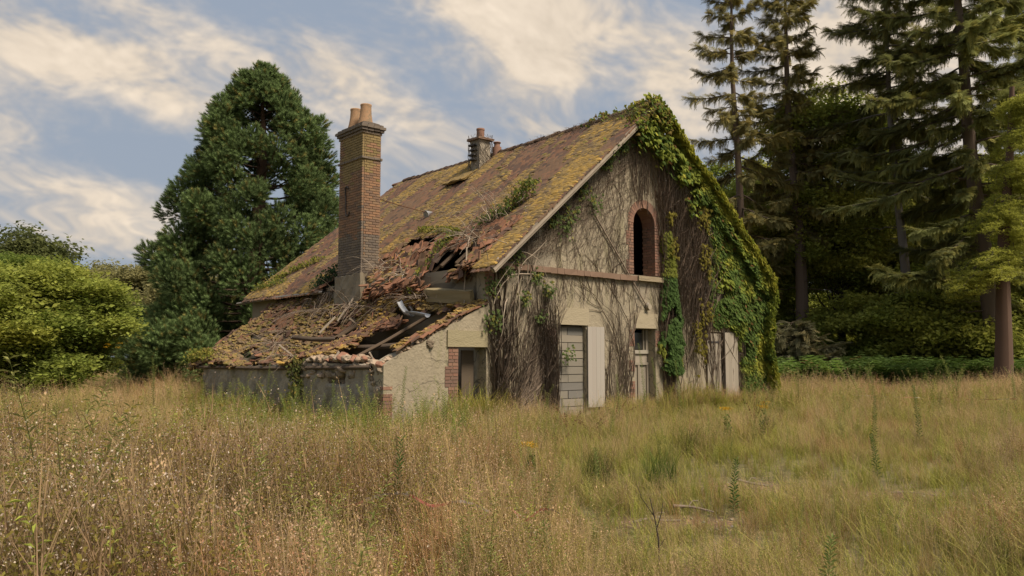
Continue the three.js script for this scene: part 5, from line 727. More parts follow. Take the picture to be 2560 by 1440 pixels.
// ---- beech with flat yellow-green layers at the right edge
{
  const R = rng(461), t = thing('beech_tree', 'beech with thick reddish trunk and flat yellow-green leaf layers at the right edge', 'tree', 20.0, 0, -33), tm = new MB(), wood2 = new MB(), fol = new Scatter(), q = new THREE.Quaternion();
  const tr = []; for (let k = 0; k <= 10; k++) tr.push(V(-0.05 + 0.9 * (k / 10) ** 1.5 + 0.05 * Math.sin(k), 13 * k / 10 - 0.2, 0.3 * k / 10)); tm.tube(tr, (f) => 0.36 * (1 - 0.75 * f) + 0.10 * Math.exp(-f * 14), 0, 11); mesh('trunk', tm.geo(), bark(0.10, 0.06, 0.04), t);
  const layers = [[-2.2, 0.2, 4.05, 4.75, 9], [-1.9, 0.8, 4.7, 5.4, 6], [-1.1, 1.1, 6.3, 7.0, 6], [-0.9, 1.2, 7.0, 7.6, 4], [-0.1, 1.4, 8.5, 9.2, 5], [0.1, 1.4, 9.6, 10.3, 4], [0.6, 1.6, 11.0, 12.0, 4], [0.6, 3.2, 4.4, 6.5, 9], [0.6, 3.2, 7.0, 9.0, 8], [0.6, 3.2, 9.5, 12.0, 8]];
  for (const [x0, x1, y0, y1, n] of layers) for (let b = 0; b < n; b++) {
    const dz = 2.0 * (R() * 1.5 - 0.4), fy = Math.min(12.4, y1 + 0.3 + 0.4 * R()), from = V(-0.05 + 0.9 * Math.pow((fy + 0.2) / 13, 1.5), fy, 0.3 * fy / 13), tip = V(lerp(x0, x1, R() * R() * 0.8), lerp(y0, y1, R()), dz); const pts = limbs(wood2, R, from, tip, 0.028, -0.10, 4, 0.2);
    for (let j = 2; j < 7; j++) for (let s = 0; s < 3; s++) { const c = pts[j], side = (s - 1) * (0.25 + 0.5 * R()) * (1.25 - j / 7); for (let k = 0; k < 4; k++) { const p = c.clone().add(V((R() - 0.5) * 0.55 - 0.12 * Math.abs(side), (R() - 0.5) * 0.16 - 0.18 * Math.abs(side), side + (R() - 0.5) * 0.3)); q.setFromEuler(_e.set((R() - 0.5) * 0.5, R() * 6.28, 0.25 + (R() - 0.5) * 0.5)); const w = 0.65 + 0.6 * R(); fol.put(p, q, V(0.5, 0.45, 0.5), C(0.37 * w, 0.38 * w, 0.07 * w)); } }
  }
  mesh('branches', wood2.geo(), bark(0.10, 0.075, 0.055), t); fol.build('crown', clusterGeo(24, 0.34, 0.12, 15, 0.3), leafMat, t);
}
// ---- bracken along the foot of the wood
{
  const frond = (() => { const m = new MB(), R = rng(3), n = 11; const at = (f) => V(0, 0.95 * Math.sin(f * 1.25), 0.75 * f * f * 1.1 + 0.1 * f); for (let k = 2; k < n; k++) { const f = k / n, p = at(f), L = 0.34 * Math.sin(Math.PI * Math.pow(f, 0.8) * 0.94 + 0.08); for (const s of [-1, 1]) { const tip = p.clone().add(V(s * L, -0.03 + 0.04 * R(), L * 0.35)); const w = V(0, 0.012, 0.045); m.face(p.clone().sub(w), tip, p.clone().add(w)); const md = p.clone().lerp(tip, 0.55); m.face(md.clone().add(V(0, 0, -0.03)), md.clone().add(V(s * 0.03, -0.02, 0.10)), md.clone().add(V(s * 0.06, 0, 0.02))); } } m.tube([0, 0.25, 0.5, 0.75, 1].map(at), 0.008, 0.003, 3); return m.geo(false); })();
  const R = rng(471), sc = new Scatter(), q = new THREE.Quaternion();
  for (let k = 0; k < 5200; k++) { const x = 8.2 + 24 * R(), z = -35.5 - 5.5 * R() + (x > 20 ? (x - 20) * 0.15 : 0); if (fbm(x * 0.8, z * 0.8, 2) < 0.32) continue; q.setFromEuler(_e.set((R() - 0.5) * 0.3, R() * 6.28, (R() - 0.5) * 0.2)); const s = 1.0 + 0.8 * R(), w = 0.7 + 0.6 * R(), b = R() < 0.04; sc.put(V(x, 0, z), q, V(s, s, s), b ? C(0.20, 0.11, 0.03) : C(0.17 * w, 0.26 * w, 0.055 * w)); }
  tag(sc.build('bracken', frond, leafMat), 'band of green bracken along the foot of the wood', 'bracken', null, 'stuff');
}
// ---------------------------------------------------------------- ground and meadow
const groundY = (x, z) => { const d = Math.hypot(x, z); return 0.10 * (fbm(x * 0.22 + 40, z * 0.22 + 40, 2) - 0.5) * sstep(d, 2, 8); };
const bare = (x, z) => { const w = (noise2(x * 2.3, z * 2.3) - 0.5) * 0.5; return Math.max(1 - (((x - 1.6) / 0.62) ** 2 + ((z + 7.85) / 0.42) ** 2) + w, 1 - (((x - 2.9) / 0.5) ** 2 + ((z + 9.9) / 0.42) ** 2) + w, 0.9 - (((x - 4.6) / 0.9) ** 2 + ((z + 9.3) / 0.25) ** 2) + w); };
{
  const m = new MB(true), N = 150, line = []; for (let k = 0; k <= N; k++) { const f = k / N * 2 - 1; line.push(Math.sign(f) * (Math.abs(f) * 22 + Math.pow(Math.abs(f), 5) * 600)); }
  const idx = []; for (let j = 0; j <= N; j++) { idx.push([]); for (let i = 0; i <= N; i++) { const x = line[i], z = line[j] - 8, b = bare(x, z); if (b > 0.1) m.col.setRGB(0.85, 0.68, 0.62); else m.col.setRGB(0.85, 0.95, 0.6); idx[j].push(m.v(x, groundY(x, z), z, x * 0.5, z * 0.5)); } }
  for (let j = 0; j < N; j++) for (let i = 0; i < N; i++) { m.tri(idx[j][i], idx[j + 1][i], idx[j + 1][i + 1]); m.tri(idx[j][i], idx[j + 1][i + 1], idx[j][i + 1]); }
  const soil = texture(512, (u, v) => { const a = tfbm(u, v, 6, 4), b = tfbm(u, v, 40, 4), c = tfbm(u, v, 90, 2, 1, 0.4); const k = 0.6 + 0.8 * b; return c > 0.64 ? [0.27 * k, 0.20 * k, 0.11 * k] : [lerp(0.105, 0.16, a) * k, lerp(0.085, 0.115, a) * k, lerp(0.05, 0.07, a) * k]; });
  const g = mesh('meadow_ground', m.geo(), std(C(1, 1, 1), 1, { map: soil, vertexColors: true, bumpMap: soil, bumpScale: 0.03 })); tag(g, 'dry meadow ground with patches of bare soil', 'ground', null, 'structure');
}
// plants of the meadow: one geometry per kind, vertex colours for stem, leaf and seed head
function blade(m, R, x, z, h, lean, az, w, c0, c1, seg = 3) { // a curved blade; returns the tip
  const out = []; for (let k = 0; k <= seg; k++) { const f = k / seg; out.push(V(x + Math.cos(az) * lean * h * f * f, h * f * (1 - 0.22 * lean * f), z + Math.sin(az) * lean * h * f * f)); }
  const sx = -Math.sin(az + R()) * w, sz = Math.cos(az + R()) * w; let pa, pb; for (let k = 0; k <= seg; k++) { const f = k / seg, t = 1 - f * 0.85; m.col.copy(c0).lerp(c1, f); const a = m.v(out[k].x - sx * t, out[k].y, out[k].z - sz * t), b = m.v(out[k].x + sx * t, out[k].y, out[k].z + sz * t); if (k) { m.tri(pa, pb, b); m.tri(pa, b, a); } pa = a; pb = b; } return out;
}
function fleck(m, R, p, s, c) { m.col.copy(c); const q = new THREE.Quaternion().setFromEuler(new THREE.Euler(R() * 6, R() * 6, R() * 6)); const w = [V(-s, 0, 0), V(0, s * 0.55, 0), V(s, 0, 0), V(0, -s * 0.55, 0)].map((v) => v.applyQuaternion(q).add(p)); m.face(...w); }
const K = C(1, 1, 1);
function dryGrass(seed, h) { const R = rng(seed), m = new MB(true), a = C(0.26, 0.235, 0.07), b = C(0.49, 0.36, 0.20), hd = C(0.52, 0.365, 0.24); for (let k = 0; k < 34; k++) { const x = (R() - 0.5) * 0.3, z = (R() - 0.5) * 0.3, hh = h * (0.55 + 0.55 * R()), o = blade(m, R, x, z, hh, k < 6 ? 0.7 + 0.5 * R() : 0.1 + 0.55 * R() * R(), R() * 6.28, 0.0022 + 0.0013 * R(), a, b); if (k < 16) for (let j = 0; j < 10; j++) { const f = 0.72 + 0.30 * R(), i = Math.min(2, Math.floor(f * 3)), p = o[i].clone().lerp(o[i + 1], clamp(f * 3 - i, 0, 1.15)); p.add(V((R() - 0.5) * 0.075 * (1.3 - f), (R() - 0.3) * 0.03, (R() - 0.5) * 0.075 * (1.3 - f))); fleck(m, R, p, 0.0035 + 0.003 * R(), hd); } } return m.geo(false); }
function greenGrass(seed, h) { const R = rng(seed), m = new MB(true), a = C(0.23, 0.245, 0.045), b = C(0.43, 0.385, 0.115); for (let k = 0; k < 30; k++) blade(m, R, (R() - 0.5) * 0.3, (R() - 0.5) * 0.3, h * (0.45 + 0.6 * R()), 0.2 + 0.8 * R(), R() * 6.28, k < 6 ? 0.006 : 0.003 + 0.002 * R(), a, b); return m.geo(false); }
function leafyWeed(seed, h, dense, cA, cB, stems = 3, leafL = 0.07) { const R = rng(seed), m = new MB(true); for (let s = 0; s < stems; s++) { const hh = h * (0.65 + 0.45 * R()), o = blade(m, R, (R() - 0.5) * 0.12, (R() - 0.5) * 0.12, hh, 0.08 + 0.22 * R(), R() * 6.28, 0.004, cA, cA, 4); for (let k = 0; k < dense; k++) { const f = 0.12 + 0.88 * Math.pow((k + R()) / dense, 0.75), g = Math.min(3.99, f * 4), i = Math.floor(g), p = o[i].clone().lerp(o[i + 1], g - i), az = k * 2.4 + R(), L = leafL * (0.6 + 0.6 * R()) * (1.2 - 0.55 * f), up = 0.25 + 0.8 * R(), d = V(Math.cos(az), up, Math.sin(az)).normalize(), sd = V(-Math.sin(az), 0, Math.cos(az)).multiplyScalar(L * 0.11); m.col.copy(cA).lerp(cB, 0.3 * R() + 0.7 * f); const mid = p.clone().addScaledVector(d, L * 0.5), tip = p.clone().addScaledVector(d, L).add(V(0, -L * 0.25, 0)); m.face(p, mid.clone().add(sd), tip, mid.clone().sub(sd)); } } return m.geo(false); }
function tuftWeed(seed, h) { const R = rng(seed), m = new MB(true), st = C(0.30, 0.21, 0.115), lf = C(0.22, 0.185, 0.045), wh = C(0.60, 0.50, 0.39); for (let s = 0; s < 6; s++) { const hh = h * (0.55 + 0.5 * R()), o = blade(m, R, (R() - 0.5) * 0.2, (R() - 0.5) * 0.2, hh, 0.1 + 0.5 * R(), R() * 6.28, 0.0026, st, st, 3); for (let k = 0; k < 13; k++) { const f = 0.25 + 0.75 * R(), g = Math.min(2.99, f * 3), i = Math.floor(g), p = o[i].clone().lerp(o[i + 1], g - i), d = V(R() - 0.5, 0.35 + 0.6 * R(), R() - 0.5).normalize(), e = p.clone().addScaledVector(d, 0.08 + 0.13 * R()); m.col.copy(st); const sd = V(d.z, 0, -d.x).normalize().multiplyScalar(0.0016); m.face(p.clone().sub(sd), e, p.clone().add(sd)); for (let j = 0; j < 3; j++) { const c = e.clone().add(V((R() - 0.5) * 0.05, 0.012 * R(), (R() - 0.5) * 0.05)); fleck(m, R, c, 0.0022 + 0.0018 * R(), R() < 0.34 ? wh : C(0.28, 0.20, 0.11)); } for (let j = 0; j < 6; j++) fleck(m, R, p.clone().add(V((R() - 0.5) * 0.13, (R() - 0.5) * 0.1, (R() - 0.5) * 0.1)), 0.004 + 0.004 * R(), lf); } } return m.geo(false); }
const kinds = {
  dry: { geos: [dryGrass(601, 0.62), dryGrass(602, 0.55), dryGrass(603, 0.7)], s: [new Scatter(), new Scatter(), new Scatter()], name: 'dry_grass', label: 'fine straw-coloured dry grass with hazy seed heads across the meadow' },
  green: { geos: [greenGrass(611, 0.42), greenGrass(612, 0.34)], s: [new Scatter(), new Scatter()], name: 'green_grass', label: 'short green grass growing between the dry stalks' },
  weed: { geos: [leafyWeed(623, 1.0, 74, C(0.19, 0.22, 0.06), C(0.36, 0.37, 0.12), 2, 0.055), leafyWeed(621, 0.55, 40, C(0.24, 0.26, 0.055), C(0.44, 0.45, 0.10), 3, 0.05), leafyWeed(622, 0.42, 36, C(0.22, 0.22, 0.05), C(0.42, 0.38, 0.07), 4, 0.04)], s: [new Scatter(), new Scatter(), new Scatter()], name: 'leafy_weeds', label: 'leafy green weeds standing among the grass' },
  tuft: { geos: [tuftWeed(631, 0.72), tuftWeed(632, 0.6)], s: [new Scatter(), new Scatter()], name: 'seeding_weeds', label: 'brown branching weeds with tiny white seed tufts in the near left meadow' },
};
{
  const R = rng(641), q = new THREE.Quaternion();
  const inHouse = (x, z) => { const p = V(x, 0, z).applyMatrix4(toHouse); return p.x > -5.4 && p.x < 8.1 && p.z < 0.0 && p.z > -13; };
  const place = (kind, x, z, s, w) => { const k = kinds[kind]; let i = Math.floor(R() * k.geos.length); if (kind === 'weed' && i === 0 && (R() < 0.55 || s < 0.6)) i = 1; q.setFromEuler(_e.set((R() - 0.5) * 0.25, R() * 6.28, (R() - 0.5) * 0.25)); const wide = s * lerp(1, 1.6, sstep(-z, 10, 40)); k.s[i].put(V(x, groundY(x, z), z), q, V(wide, s, wide), w); };
  const tint = (v) => C(v * (0.95 + 0.1 * R()), v * (0.95 + 0.1 * R()), v * (0.93 + 0.14 * R()));
  let z = -3.1;
  while (z > -62) {
    const d = -z, step = 0.062 + 0.0076 * d * lerp(1, 1.2, sstep(d, 12, 40)), half = 0.80 * d + 2.2;
    for (let x = -half; x < half; x += step) {
      const px = x + (R() - 0.5) * step * 1.4, pz = z + (R() - 0.5) * step * 1.6; if (inHouse(px, pz)) continue; if (px > 7.8 && pz < -36.5) continue; if (px < -13.5 && px > -25 && pz < -26 && pz > -31) continue;
      const b = bare(px, pz); if (b > 0.12 && R() < 0.93) continue;
      const n1 = fbm(px * 0.35 + 5, pz * 0.28 + 3, 3), n2 = fbm(px * 0.75 + 30, pz * 0.6 + 17, 3), n3 = fbm(px * 1.6 + 3, pz * 1.1 + 70, 2), left = sstep(-px, 0.0 * d, 0.30 * d), low = sstep(px, -0.25, 0.75) * sstep(d, 14.5, 10) * (1 - 0.7 * sstep(px, 0.5 * d, 0.5 * d + 1.4)), mid = sstep(d, 10, 7.5) * sstep(px, -0.42 * d, -0.2 * d);
      const H = lerp(1, 0.40, low) * lerp(1, 0.76, mid * (1 - low)) * 1.12 * lerp(0.5, 1.5, sstep(0.6 * n2 + 0.4 * n3, 0.25, 0.75)) * (d > 24 ? 0.95 : 1) * lerp(1, 0.62, sstep(d, 9.5, 13) * sstep(d, 23, 19) * sstep(px, -12, -8)) * lerp(1, 0.8, sstep(d, 6, 3)) * lerp(1, 1.2, left * sstep(d, 9.5, 6));
      if (low > 0.5 && R() < 0.35) continue;
      // which kind: seeding weeds near left, green in front of the lean-to and right of it, straw elsewhere
      const pt = 0.85 * left * sstep(d, 11.5, 7) * sstep(n1, 0.30, 0.46) + 0.10 * sstep(d, 20, 8);
      const pw = 0.40 + 0.55 * sstep(n1, 0.50, 0.66) + 0.45 * Math.exp(-(((px + 2.2) / 2.6) ** 2) - (((d - 14) / 4.5) ** 2)) + (px > 0.6 && d < 26 && d > 5 ? 0.26 : 0) - 0.20 * (d > 28 ? 1 : 0);
      const r = R();
      if (r < pt) place('tuft', px, pz, (0.85 + 0.5 * R()) * H * 0.95, n3 < 0.5 ? C(0.98, 0.86, 0.76) : tint(1.05));
      else if (r < pt + pw * 0.62) place('weed', px, pz, (0.7 + 0.55 * R()) * H, n2 > 0.55 ? tint(0.9) : tint(1.05));
      else if (r < pt + pw) place('green', px, pz, (0.8 + 0.5 * R()) * lerp(H, 1, 0.3) * 1.1, tint(1));
      else place('dry', px, pz, (0.75 + 0.5 * R()) * H, n3 < 0.42 ? C(1.0, 0.78, 0.70) : n3 > 0.56 ? C(1.12, 1.10, 0.95) : tint(1.0));
      if (R() < 0.45) place(low > 0.4 ? (R() < 0.45 ? 'weed' : R() < 0.3 ? 'green' : 'dry') : left > 0.5 && d < 9.5 && R() < 0.7 ? 'tuft' : R() < 0.55 ? 'green' : 'dry', px + step * 0.5, pz, (0.6 + 0.4 * R()) * lerp(H, 1, 0.3) * 0.9, tint(0.95));
    }
    z -= step;
  }
  // taller growth along the foot of the gable wall
  for (let k = 0; k < 420; k++) { const lx = lerp(1.0, 8.4, R()), lz = 0.15 + 1.1 * R() * R(), p = V(lx, 0, lz).applyMatrix4(houseMatrix), kind = lx < 2.3 ? (R() < 0.6 ? 'green' : 'dry') : lx < 5.2 && R() < 0.55 ? 'weed' : R() < 0.5 ? 'dry' : 'green'; place(kind, p.x, p.z, (kind === 'green' ? 1.5 : 0.95) * (0.6 + 0.6 * R()) * (lx > 3.2 && lx < 5.3 ? 1.35 : 1), C(0.95, 0.92, 0.8)); }
  for (let k = 0; k < 420; k++) { const px = lerp(-5.6, -0.6, R()), pz = -11.5 - 5.2 * R(); if (inHouse(px, pz) || fbm(px * 0.9 + 3, pz * 0.9, 3) < 0.46) continue; place('weed', px, pz, 0.75 + 0.7 * R(), C(0.95, 1.05, 0.95)); }
  for (let k = 0; k < 160; k++) { const lx = lerp(-5.4, -5.9, R()), lz = -10 * R(), p = V(lx - 0.2 * R(), 0, lz).applyMatrix4(houseMatrix); place(R() < 0.6 ? 'weed' : 'green', p.x, p.z, 0.9 + 0.7 * R(), C(0.95, 0.95, 0.9)); }
  for (let k = 0; k < 40; k++) { const p = V(lerp(-3.5, -2.75, R()), 0, 0.05 + 0.35 * R()).applyMatrix4(houseMatrix); place('green', p.x, p.z, 1.6 + 1.2 * R(), C(0.95, 0.95, 0.7)); }
  const plantMat = leafy(C(1, 1, 1), 0.3, { vertexColors: true });
  let n = 0; for (const k of Object.values(kinds)) k.geos.forEach((g, i) => { const o = k.s[i].build(k.name, g, plantMat); tag(o, [['', 'thinner stand of ', 'taller stand of '], ['tall pale ', '', 'lower, yellower '], ['', 'shorter ', '']][k === kinds.dry ? 0 : k === kinds.weed ? 1 : 2][i] + k.label, k.name.replace('_', ' '), null, 'stuff'); n += k.s[i].count; });
  console.log('meadow clumps', n);
}
// ---------------------------------------------------------------- single plants and small things in the meadow
{
  const R = rng(701), horse = (seed, h, c0, c1, n) => { const r = rng(seed), m = new MB(true); const o = blade(m, r, 0, 0, h, 0.05 + 0.06 * r(), r() * 6, 0.006, C(0.12, 0.12, 0.05), C(0.12, 0.13, 0.04), 4); for (let k = 0; k < n; k++) { const f = 0.10 + 0.90 * Math.pow((k + 0.5) / n, 0.72), g = Math.min(3.99, f * 4), i = Math.floor(g), p = o[i].clone().lerp(o[i + 1], g - i), az = k * 2.4, L = (0.105 - 0.05 * f) * (0.8 + 0.4 * r()), d = V(Math.cos(az), 0.55 + 0.5 * f + 0.3 * r(), Math.sin(az)).normalize(), sd = V(-Math.sin(az), 0, Math.cos(az)).multiplyScalar(L * 0.085); m.col.copy(c0).lerp(c1, f * 0.7 + 0.3 * r()); const mid = p.clone().addScaledVector(d, L * 0.5); m.face(p, mid.clone().add(sd), p.clone().addScaledVector(d, L).add(V(0, -0.3 * L, 0)), mid.clone().sub(sd)); } return m.geo(false); };
  const mat = leafy(C(1, 1, 1), 0.3, { vertexColors: true }), dark = [C(0.07, 0.13, 0.035), C(0.12, 0.19, 0.05)], light = [C(0.16, 0.215, 0.06), C(0.27, 0.32, 0.10)];
  const H = [ // x, z, height, shade, label
    [2.16, -8.0, 0.60, 0, 'slender dark green horseweed beside the bare soil patch'], [4.6, -10.3, 0.62, 0, 'dark green horseweed alone in the short grass on the right'], [-0.84, -5.9, 1.0, 0, 'tall dark horseweed in the near centre of the meadow'], [-1.25, -6.6, 0.95, 1, 'pale green horseweed just left of the tall dark one'],
    [-0.95, -11.2, 1.15, 1, 'tall pale horseweed in front of the lean-to front wall'], [-2.55, -14.2, 1.3, 1, 'bushy pale horseweed in front of the low side wall'], [-3.15, -14.4, 1.2, 1, 'pale horseweed left of the bushy one by the low side wall'], [-3.9, -15.0, 1.15, 1, 'pale horseweed farther left before the low side wall'], [-2.0, -14.6, 1.45, 1, 'tallest pale horseweed at the broken corner of the lean-to'],
    [0.25, -5.2, 0.55, 1, 'bright green young weed near the bottom centre'], [1.9, -5.0, 0.5, 1, 'bright green weed at the bottom right of centre'], [0.98, -9.4, 0.55, 1, 'pale feathery weed in front of the dark rush tuft'], [2.2, -16.6, 1.25, 1, 'pale leafy weed against the walled doorway'], [3.05, -18.6, 1.9, 1, 'tall leafy weed in front of the glazed door'], [3.4, -18.9, 1.6, 1, 'leafy weed right beside the glazed door'], [4.0, -19.3, 1.5, 1, 'leafy weed at the foot of the ivy column'], [9.6, -21.5, 1.5, 1, 'tall pale weed standing alone near the bracken'], [13.6, -21.6, 1.9, 1, 'tall weed at the right frame edge before the wood'], [13.0, -21.0, 1.4, 1, 'shorter weed beside the tall one at the right frame edge'], [6.0, -13.5, 0.95, 0, 'dark horseweed among green weeds on the right'], [7.1, -14.2, 1.1, 0, 'dark slender horseweed farther right'], [-8.6, -19.5, 1.6, 1, 'yellowish weed before the far end of the lean-to wall'], [-6.1, -20.2, 1.5, 1, 'thin weed stalk in front of the grey side wall']];
  H.forEach(([x, z, h, l, label], i) => { const t = thing('horseweed', label, 'weed', x, groundY(x, z) - 0.02, z); const c = l ? light : dark; mesh('plant', horse(710 + i, h, c[0], c[1], Math.round(95 * Math.sqrt(h))), mat, t); });
  // yellow ragwort
  for (const [x, z, h, label] of [[0.26, -9.6, 0.62, 'yellow ragwort flowering in the middle of the meadow'], [4.7, -15.2, 0.75, 'yellow ragwort right of the ivy corner'], [3.85, -14.6, 0.7, 'small yellow ragwort nearer the ivy foot'], [-13.0, -26.2, 2.2, 'tall yellow ragwort in front of the left bush']]) {
    const t = thing('ragwort', label, 'wildflower', x, groundY(x, z), z), m = new MB(true), f = new MB(true), r = rng(Math.round(x * 100) + 900); for (let s = 0; s < 4; s++) { const o = blade(m, r, (r() - 0.5) * 0.08, (r() - 0.5) * 0.08, h * (0.85 + 0.2 * r()), 0.12, r() * 6, 0.005, C(0.11, 0.13, 0.04), C(0.13, 0.14, 0.04), 3); for (let k = 0; k < 24; k++) fleck(m, r, o[1].clone().lerp(o[2], r()).add(V((r() - 0.5) * 0.12, (r() - 0.5) * h * 0.4, (r() - 0.5) * 0.12)), 0.03, C(0.12, 0.15, 0.04)); for (let k = 0; k < 40; k++) fleck(f, r, o[3].clone().add(V((r() - 0.5) * 0.16, (r() - 0.5) * 0.05, (r() - 0.5) * 0.16)), 0.011, C(0.58, 0.34, 0.02)); } mesh('stem', m.geo(false), mat, t); mesh('flower_head', f.geo(false), mat, t); }
  // rush tufts
  const rush = (x, z, h, n, c0, c1, label) => { const t = thing('rush_tuft', label, 'rush', x, groundY(x, z), z), m = new MB(true), r = rng(Math.round(x * 77) + 950); for (let k = 0; k < n; k++) blade(m, r, (r() - 0.5) * 0.34, (r() - 0.5) * 0.34, h * (0.6 + 0.5 * r()), 0.1 + 0.55 * r(), r() * 6.28, 0.0035, c0, c1, 4); mesh('blades', m.geo(false), mat, t); };
  rush(1.0, -9.7, 0.55, 240, C(0.055, 0.075, 0.02), C(0.115, 0.12, 0.03), 'dark olive rush tuft left of the upright green one'); rush(1.8, -9.9, 0.55, 200, C(0.065, 0.105, 0.022), C(0.12, 0.165, 0.035), 'upright green rush tuft left of the bare soil'); rush(-4.45, -7.2, 0.75, 260, C(0.06, 0.085, 0.02), C(0.13, 0.14, 0.035), 'green rush tuft among the brown weeds at the left'); rush(-3.9, -4.6, 0.35, 160, C(0.10, 0.125, 0.03), C(0.20, 0.22, 0.06), 'light green grass tuft in the bottom left corner'); rush(2.75, -12.8, 0.6, 160, C(0.09, 0.10, 0.025), C(0.17, 0.155, 0.045), 'olive rush tuft before the shutter');
  // rust-brown dock stalks
  for (const [x, z, h, label] of [[1.05, -15.0, 0.75, 'rust-brown dock stalk before the walled door'], [1.5, -15.4, 0.65, 'curling rust-brown dock stalk below the white shutter'], [2.15, -16.8, 0.8, 'rust-brown dock stalk right of the white shutter'], [4.9, -16.5, 0.9, 'dark dead dock stalk in front of the right shutters'], [0.75, -13.6, 0.5, 'short rust-brown dock stalk in the grass']]) { const t = thing('dock_stalk', label, 'weed', x, groundY(x, z), z), m = new MB(true), r = rng(Math.round(x * 91) + 970); for (let s = 0; s < 4; s++) { const o = blade(m, r, 0, 0, h * (0.7 + 0.4 * r()), 0.3 + 0.5 * r(), r() * 6.28, 0.005, C(0.13, 0.07, 0.04), C(0.16, 0.07, 0.04), 4); for (let k = 0; k < 60; k++) { const f = 1.6 + 2.4 * r(), i = Math.min(3, Math.floor(f)); fleck(m, r, o[i].clone().lerp(o[i + 1], f - i).add(V((r() - 0.5) * 0.04, (r() - 0.5) * 0.03, (r() - 0.5) * 0.04)), 0.013, C(0.15, 0.065, 0.038)); } } mesh('stalk', m.geo(false), mat, t); }
  // dead stem, fallen branches
  { const t = thing('dead_plant', 'bare dark dead stem standing upright at the bottom right of centre', 'dead plant', 1.05, 0, -5.9), m = new MB(); m.tube([V(0, 0, 0), V(0.0, 0.25, 0), V(-0.03, 0.42, 0.01), V(-0.06, 0.55, 0.0)], 0.008, 0.003, 5); m.tube([V(-0.01, 0.34, 0), V(0.02, 0.45, 0.02), V(0.03, 0.52, 0.02)], 0.004, 0.002, 4); m.tube([V(-0.03, 0.42, 0), V(-0.12, 0.55, 0.02), V(-0.16, 0.66, 0.02)], 0.004, 0.0015, 4); m.tube([V(0, 0.2, 0), V(0.04, 0.26, 0.01)], 0.003, 0.002, 4); mesh('stem', m.geo(), std(C(0.06, 0.042, 0.03), 1), t); }
  const stick = std(C(0.21, 0.165, 0.125), 1);
  for (const [pts, r0, label] of [[[[1.12, 0.05, -7.55], [1.27, 0.07, -7.6], [1.40, 0.05, -7.62], [1.56, 0.06, -7.58]], 0.016, 'pale fallen stick on the bare soil, nearest to the viewer'], [[[1.62, 0.07, -8.25], [1.8, 0.06, -8.25], [2.0, 0.03, -8.15]], 0.018, 'pale fallen stick at the back of the bare soil'], [[[2.7, 0.09, -9.9], [2.85, 0.06, -9.8], [3.02, 0.05, -9.65]], 0.02, 'fallen branch in the far patch of bare soil'], [[[2.75, 0.07, -10.15], [2.9, 0.04, -9.85], [3.1, 0.05, -9.75]], 0.012, 'thin branch crossing the one in the far soil patch'], [[[4.3, 0.03, -9.3], [4.5, 0.04, -9.25], [4.75, 0.02, -9.15]], 0.011, 'thin fallen branch right of the horseweed'], [[[-1.5, 0.25, -5.0], [-1.15, 0.30, -4.95], [-0.8, 0.24, -4.9], [-0.55, 0.22, -4.95]], 0.009, 'bleached twig lying on the grass at the bottom']]) { const t = thing('fallen_branch', label, 'branch', 0, 0, 0), m = new MB(); const c = new THREE.CatmullRomCurve3(pts.map((p) => V(...p))).getPoints(12); m.tube(c, r0, r0 * 0.5, 5, true); m.tube([c[5], c[5].clone().add(V(0.06, 0.05, -0.06)), c[5].clone().add(V(0.13, 0.04, -0.10))], r0 * 0.4, r0 * 0.2, 4); mesh('wood', m.geo(), stick, t); }
  // pebbles of the bare soil
  { const pg = new THREE.IcosahedronGeometry(1, 1), s = new Scatter(), q = new THREE.Quaternion(); for (let k = 0; k < 900; k++) { const x = 0.8 + 4.6 * R(), z = -7.2 - 3.3 * R(); if (bare(x, z) < 0.05) continue; q.setFromEuler(_e.set(R() * 6, R() * 6, R() * 6)); const w = 0.006 + 0.016 * R() * R(); s.put(V(x, groundY(x, z) + w * 0.3, z), q, V(w, w * 0.7, w * 1.2), C(0.20 + 0.12 * R(), 0.16 + 0.08 * R(), 0.13 + 0.05 * R())); } tag(s.build('pebbles', pg, std(C(1, 1, 1), 1)), 'small stones and clods on the bare soil patches', 'pebbles', null, 'stuff'); }
  // red and white barrier tape
  const tapeRed = std(C(0.42, 0.12, 0.10), 0.6), tapeWhite = std(C(0.55, 0.49, 0.45), 0.6);
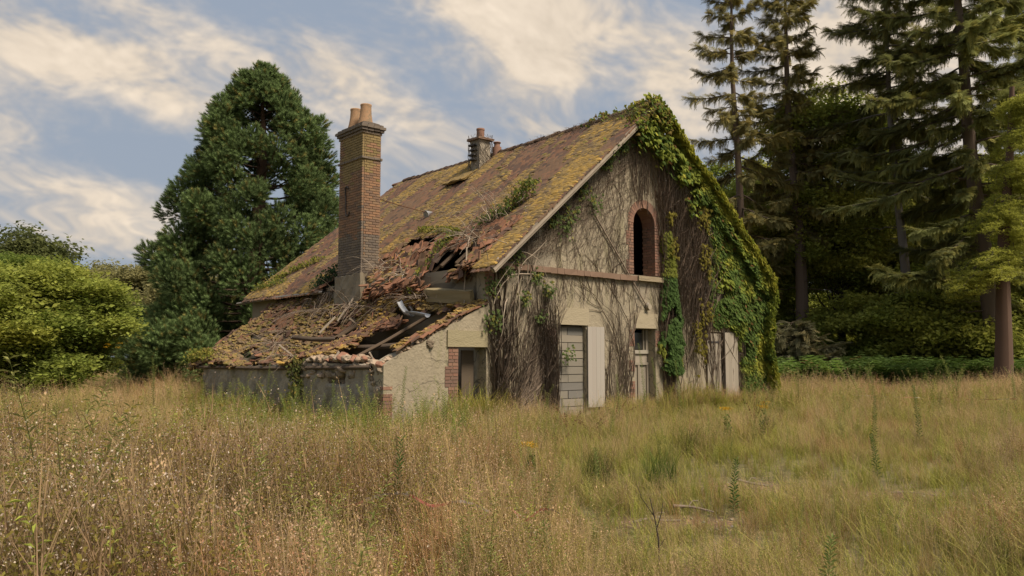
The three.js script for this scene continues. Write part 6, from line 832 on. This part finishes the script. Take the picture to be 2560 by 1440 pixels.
  const tape = (label, pts, w, red0) => { const t = thing('barrier_tape', label, 'barrier tape', 0, 0, 0), c = new THREE.CatmullRomCurve3(pts.map((p) => V(...p))), n = 72, P = c.getPoints(n), bands = []; const L = c.getLength(), r = rng(Math.round(pts[0][0] * 50) + 990); let tw = r() * 3; for (let k = 0; k < n; k++) { tw += (r() - 0.5) * 0.5; const bi = Math.floor(k / n * L / 0.33), b = bands[bi] || (bands[bi] = new MB()), d = P[k + 1].clone().sub(P[k]).normalize(), s0 = V(0, Math.cos(tw), 0).add(V(-d.z, 0, d.x).multiplyScalar(Math.sin(tw))).multiplyScalar(w), a = P[k], e = P[k + 1]; b.face(a.clone().sub(s0), e.clone().sub(s0), e.clone().add(s0), a.clone().add(s0)); } bands.forEach((b, i) => mesh((i + red0) % 2 ? 'white_band' : 'red_band', b.geo(false), (i + red0) % 2 ? tapeWhite : tapeRed, t)); };
  tape('red and white barrier tape sagging through the brown weeds on the left', [[-2.72, 0.80, -7.4], [-2.45, 0.74, -7.2], [-2.15, 0.61, -6.9], [-1.92, 0.50, -6.7], [-1.65, 0.36, -6.5]], 0.011, 1);
  tape('red and white barrier tape looping across the centre grass', [[-1.4, 0.55, -5.9], [-1.17, 0.50, -5.85], [-0.95, 0.58, -5.8], [-0.74, 0.60, -5.75], [-0.56, 0.52, -5.75], [-0.36, 0.55, -5.75], [-0.18, 0.49, -5.75], [0.0, 0.38, -5.7]], 0.010, 0);
  tape('red and white barrier tape end near the bare soil', [[0.0, 0.50, -5.75], [0.09, 0.43, -5.7], [0.2, 0.50, -5.7], [0.3, 0.50, -5.65], [0.42, 0.40, -5.6]], 0.009, 0);
  tape('far line of barrier tape strung through the grass before the wood', [[8.6, 0.62, -20.5], [10.0, 0.57, -20.3], [11.4, 0.52, -20.2], [12.4, 0.55, -20.0]], 0.008, 1);
}
scene.traverse((o) => { if (o.isMesh) { o.castShadow = true; o.receiveShadow = true; } });
camera.far = 2000; camera.updateProjectionMatrix();
renderer.render(scene, camera);
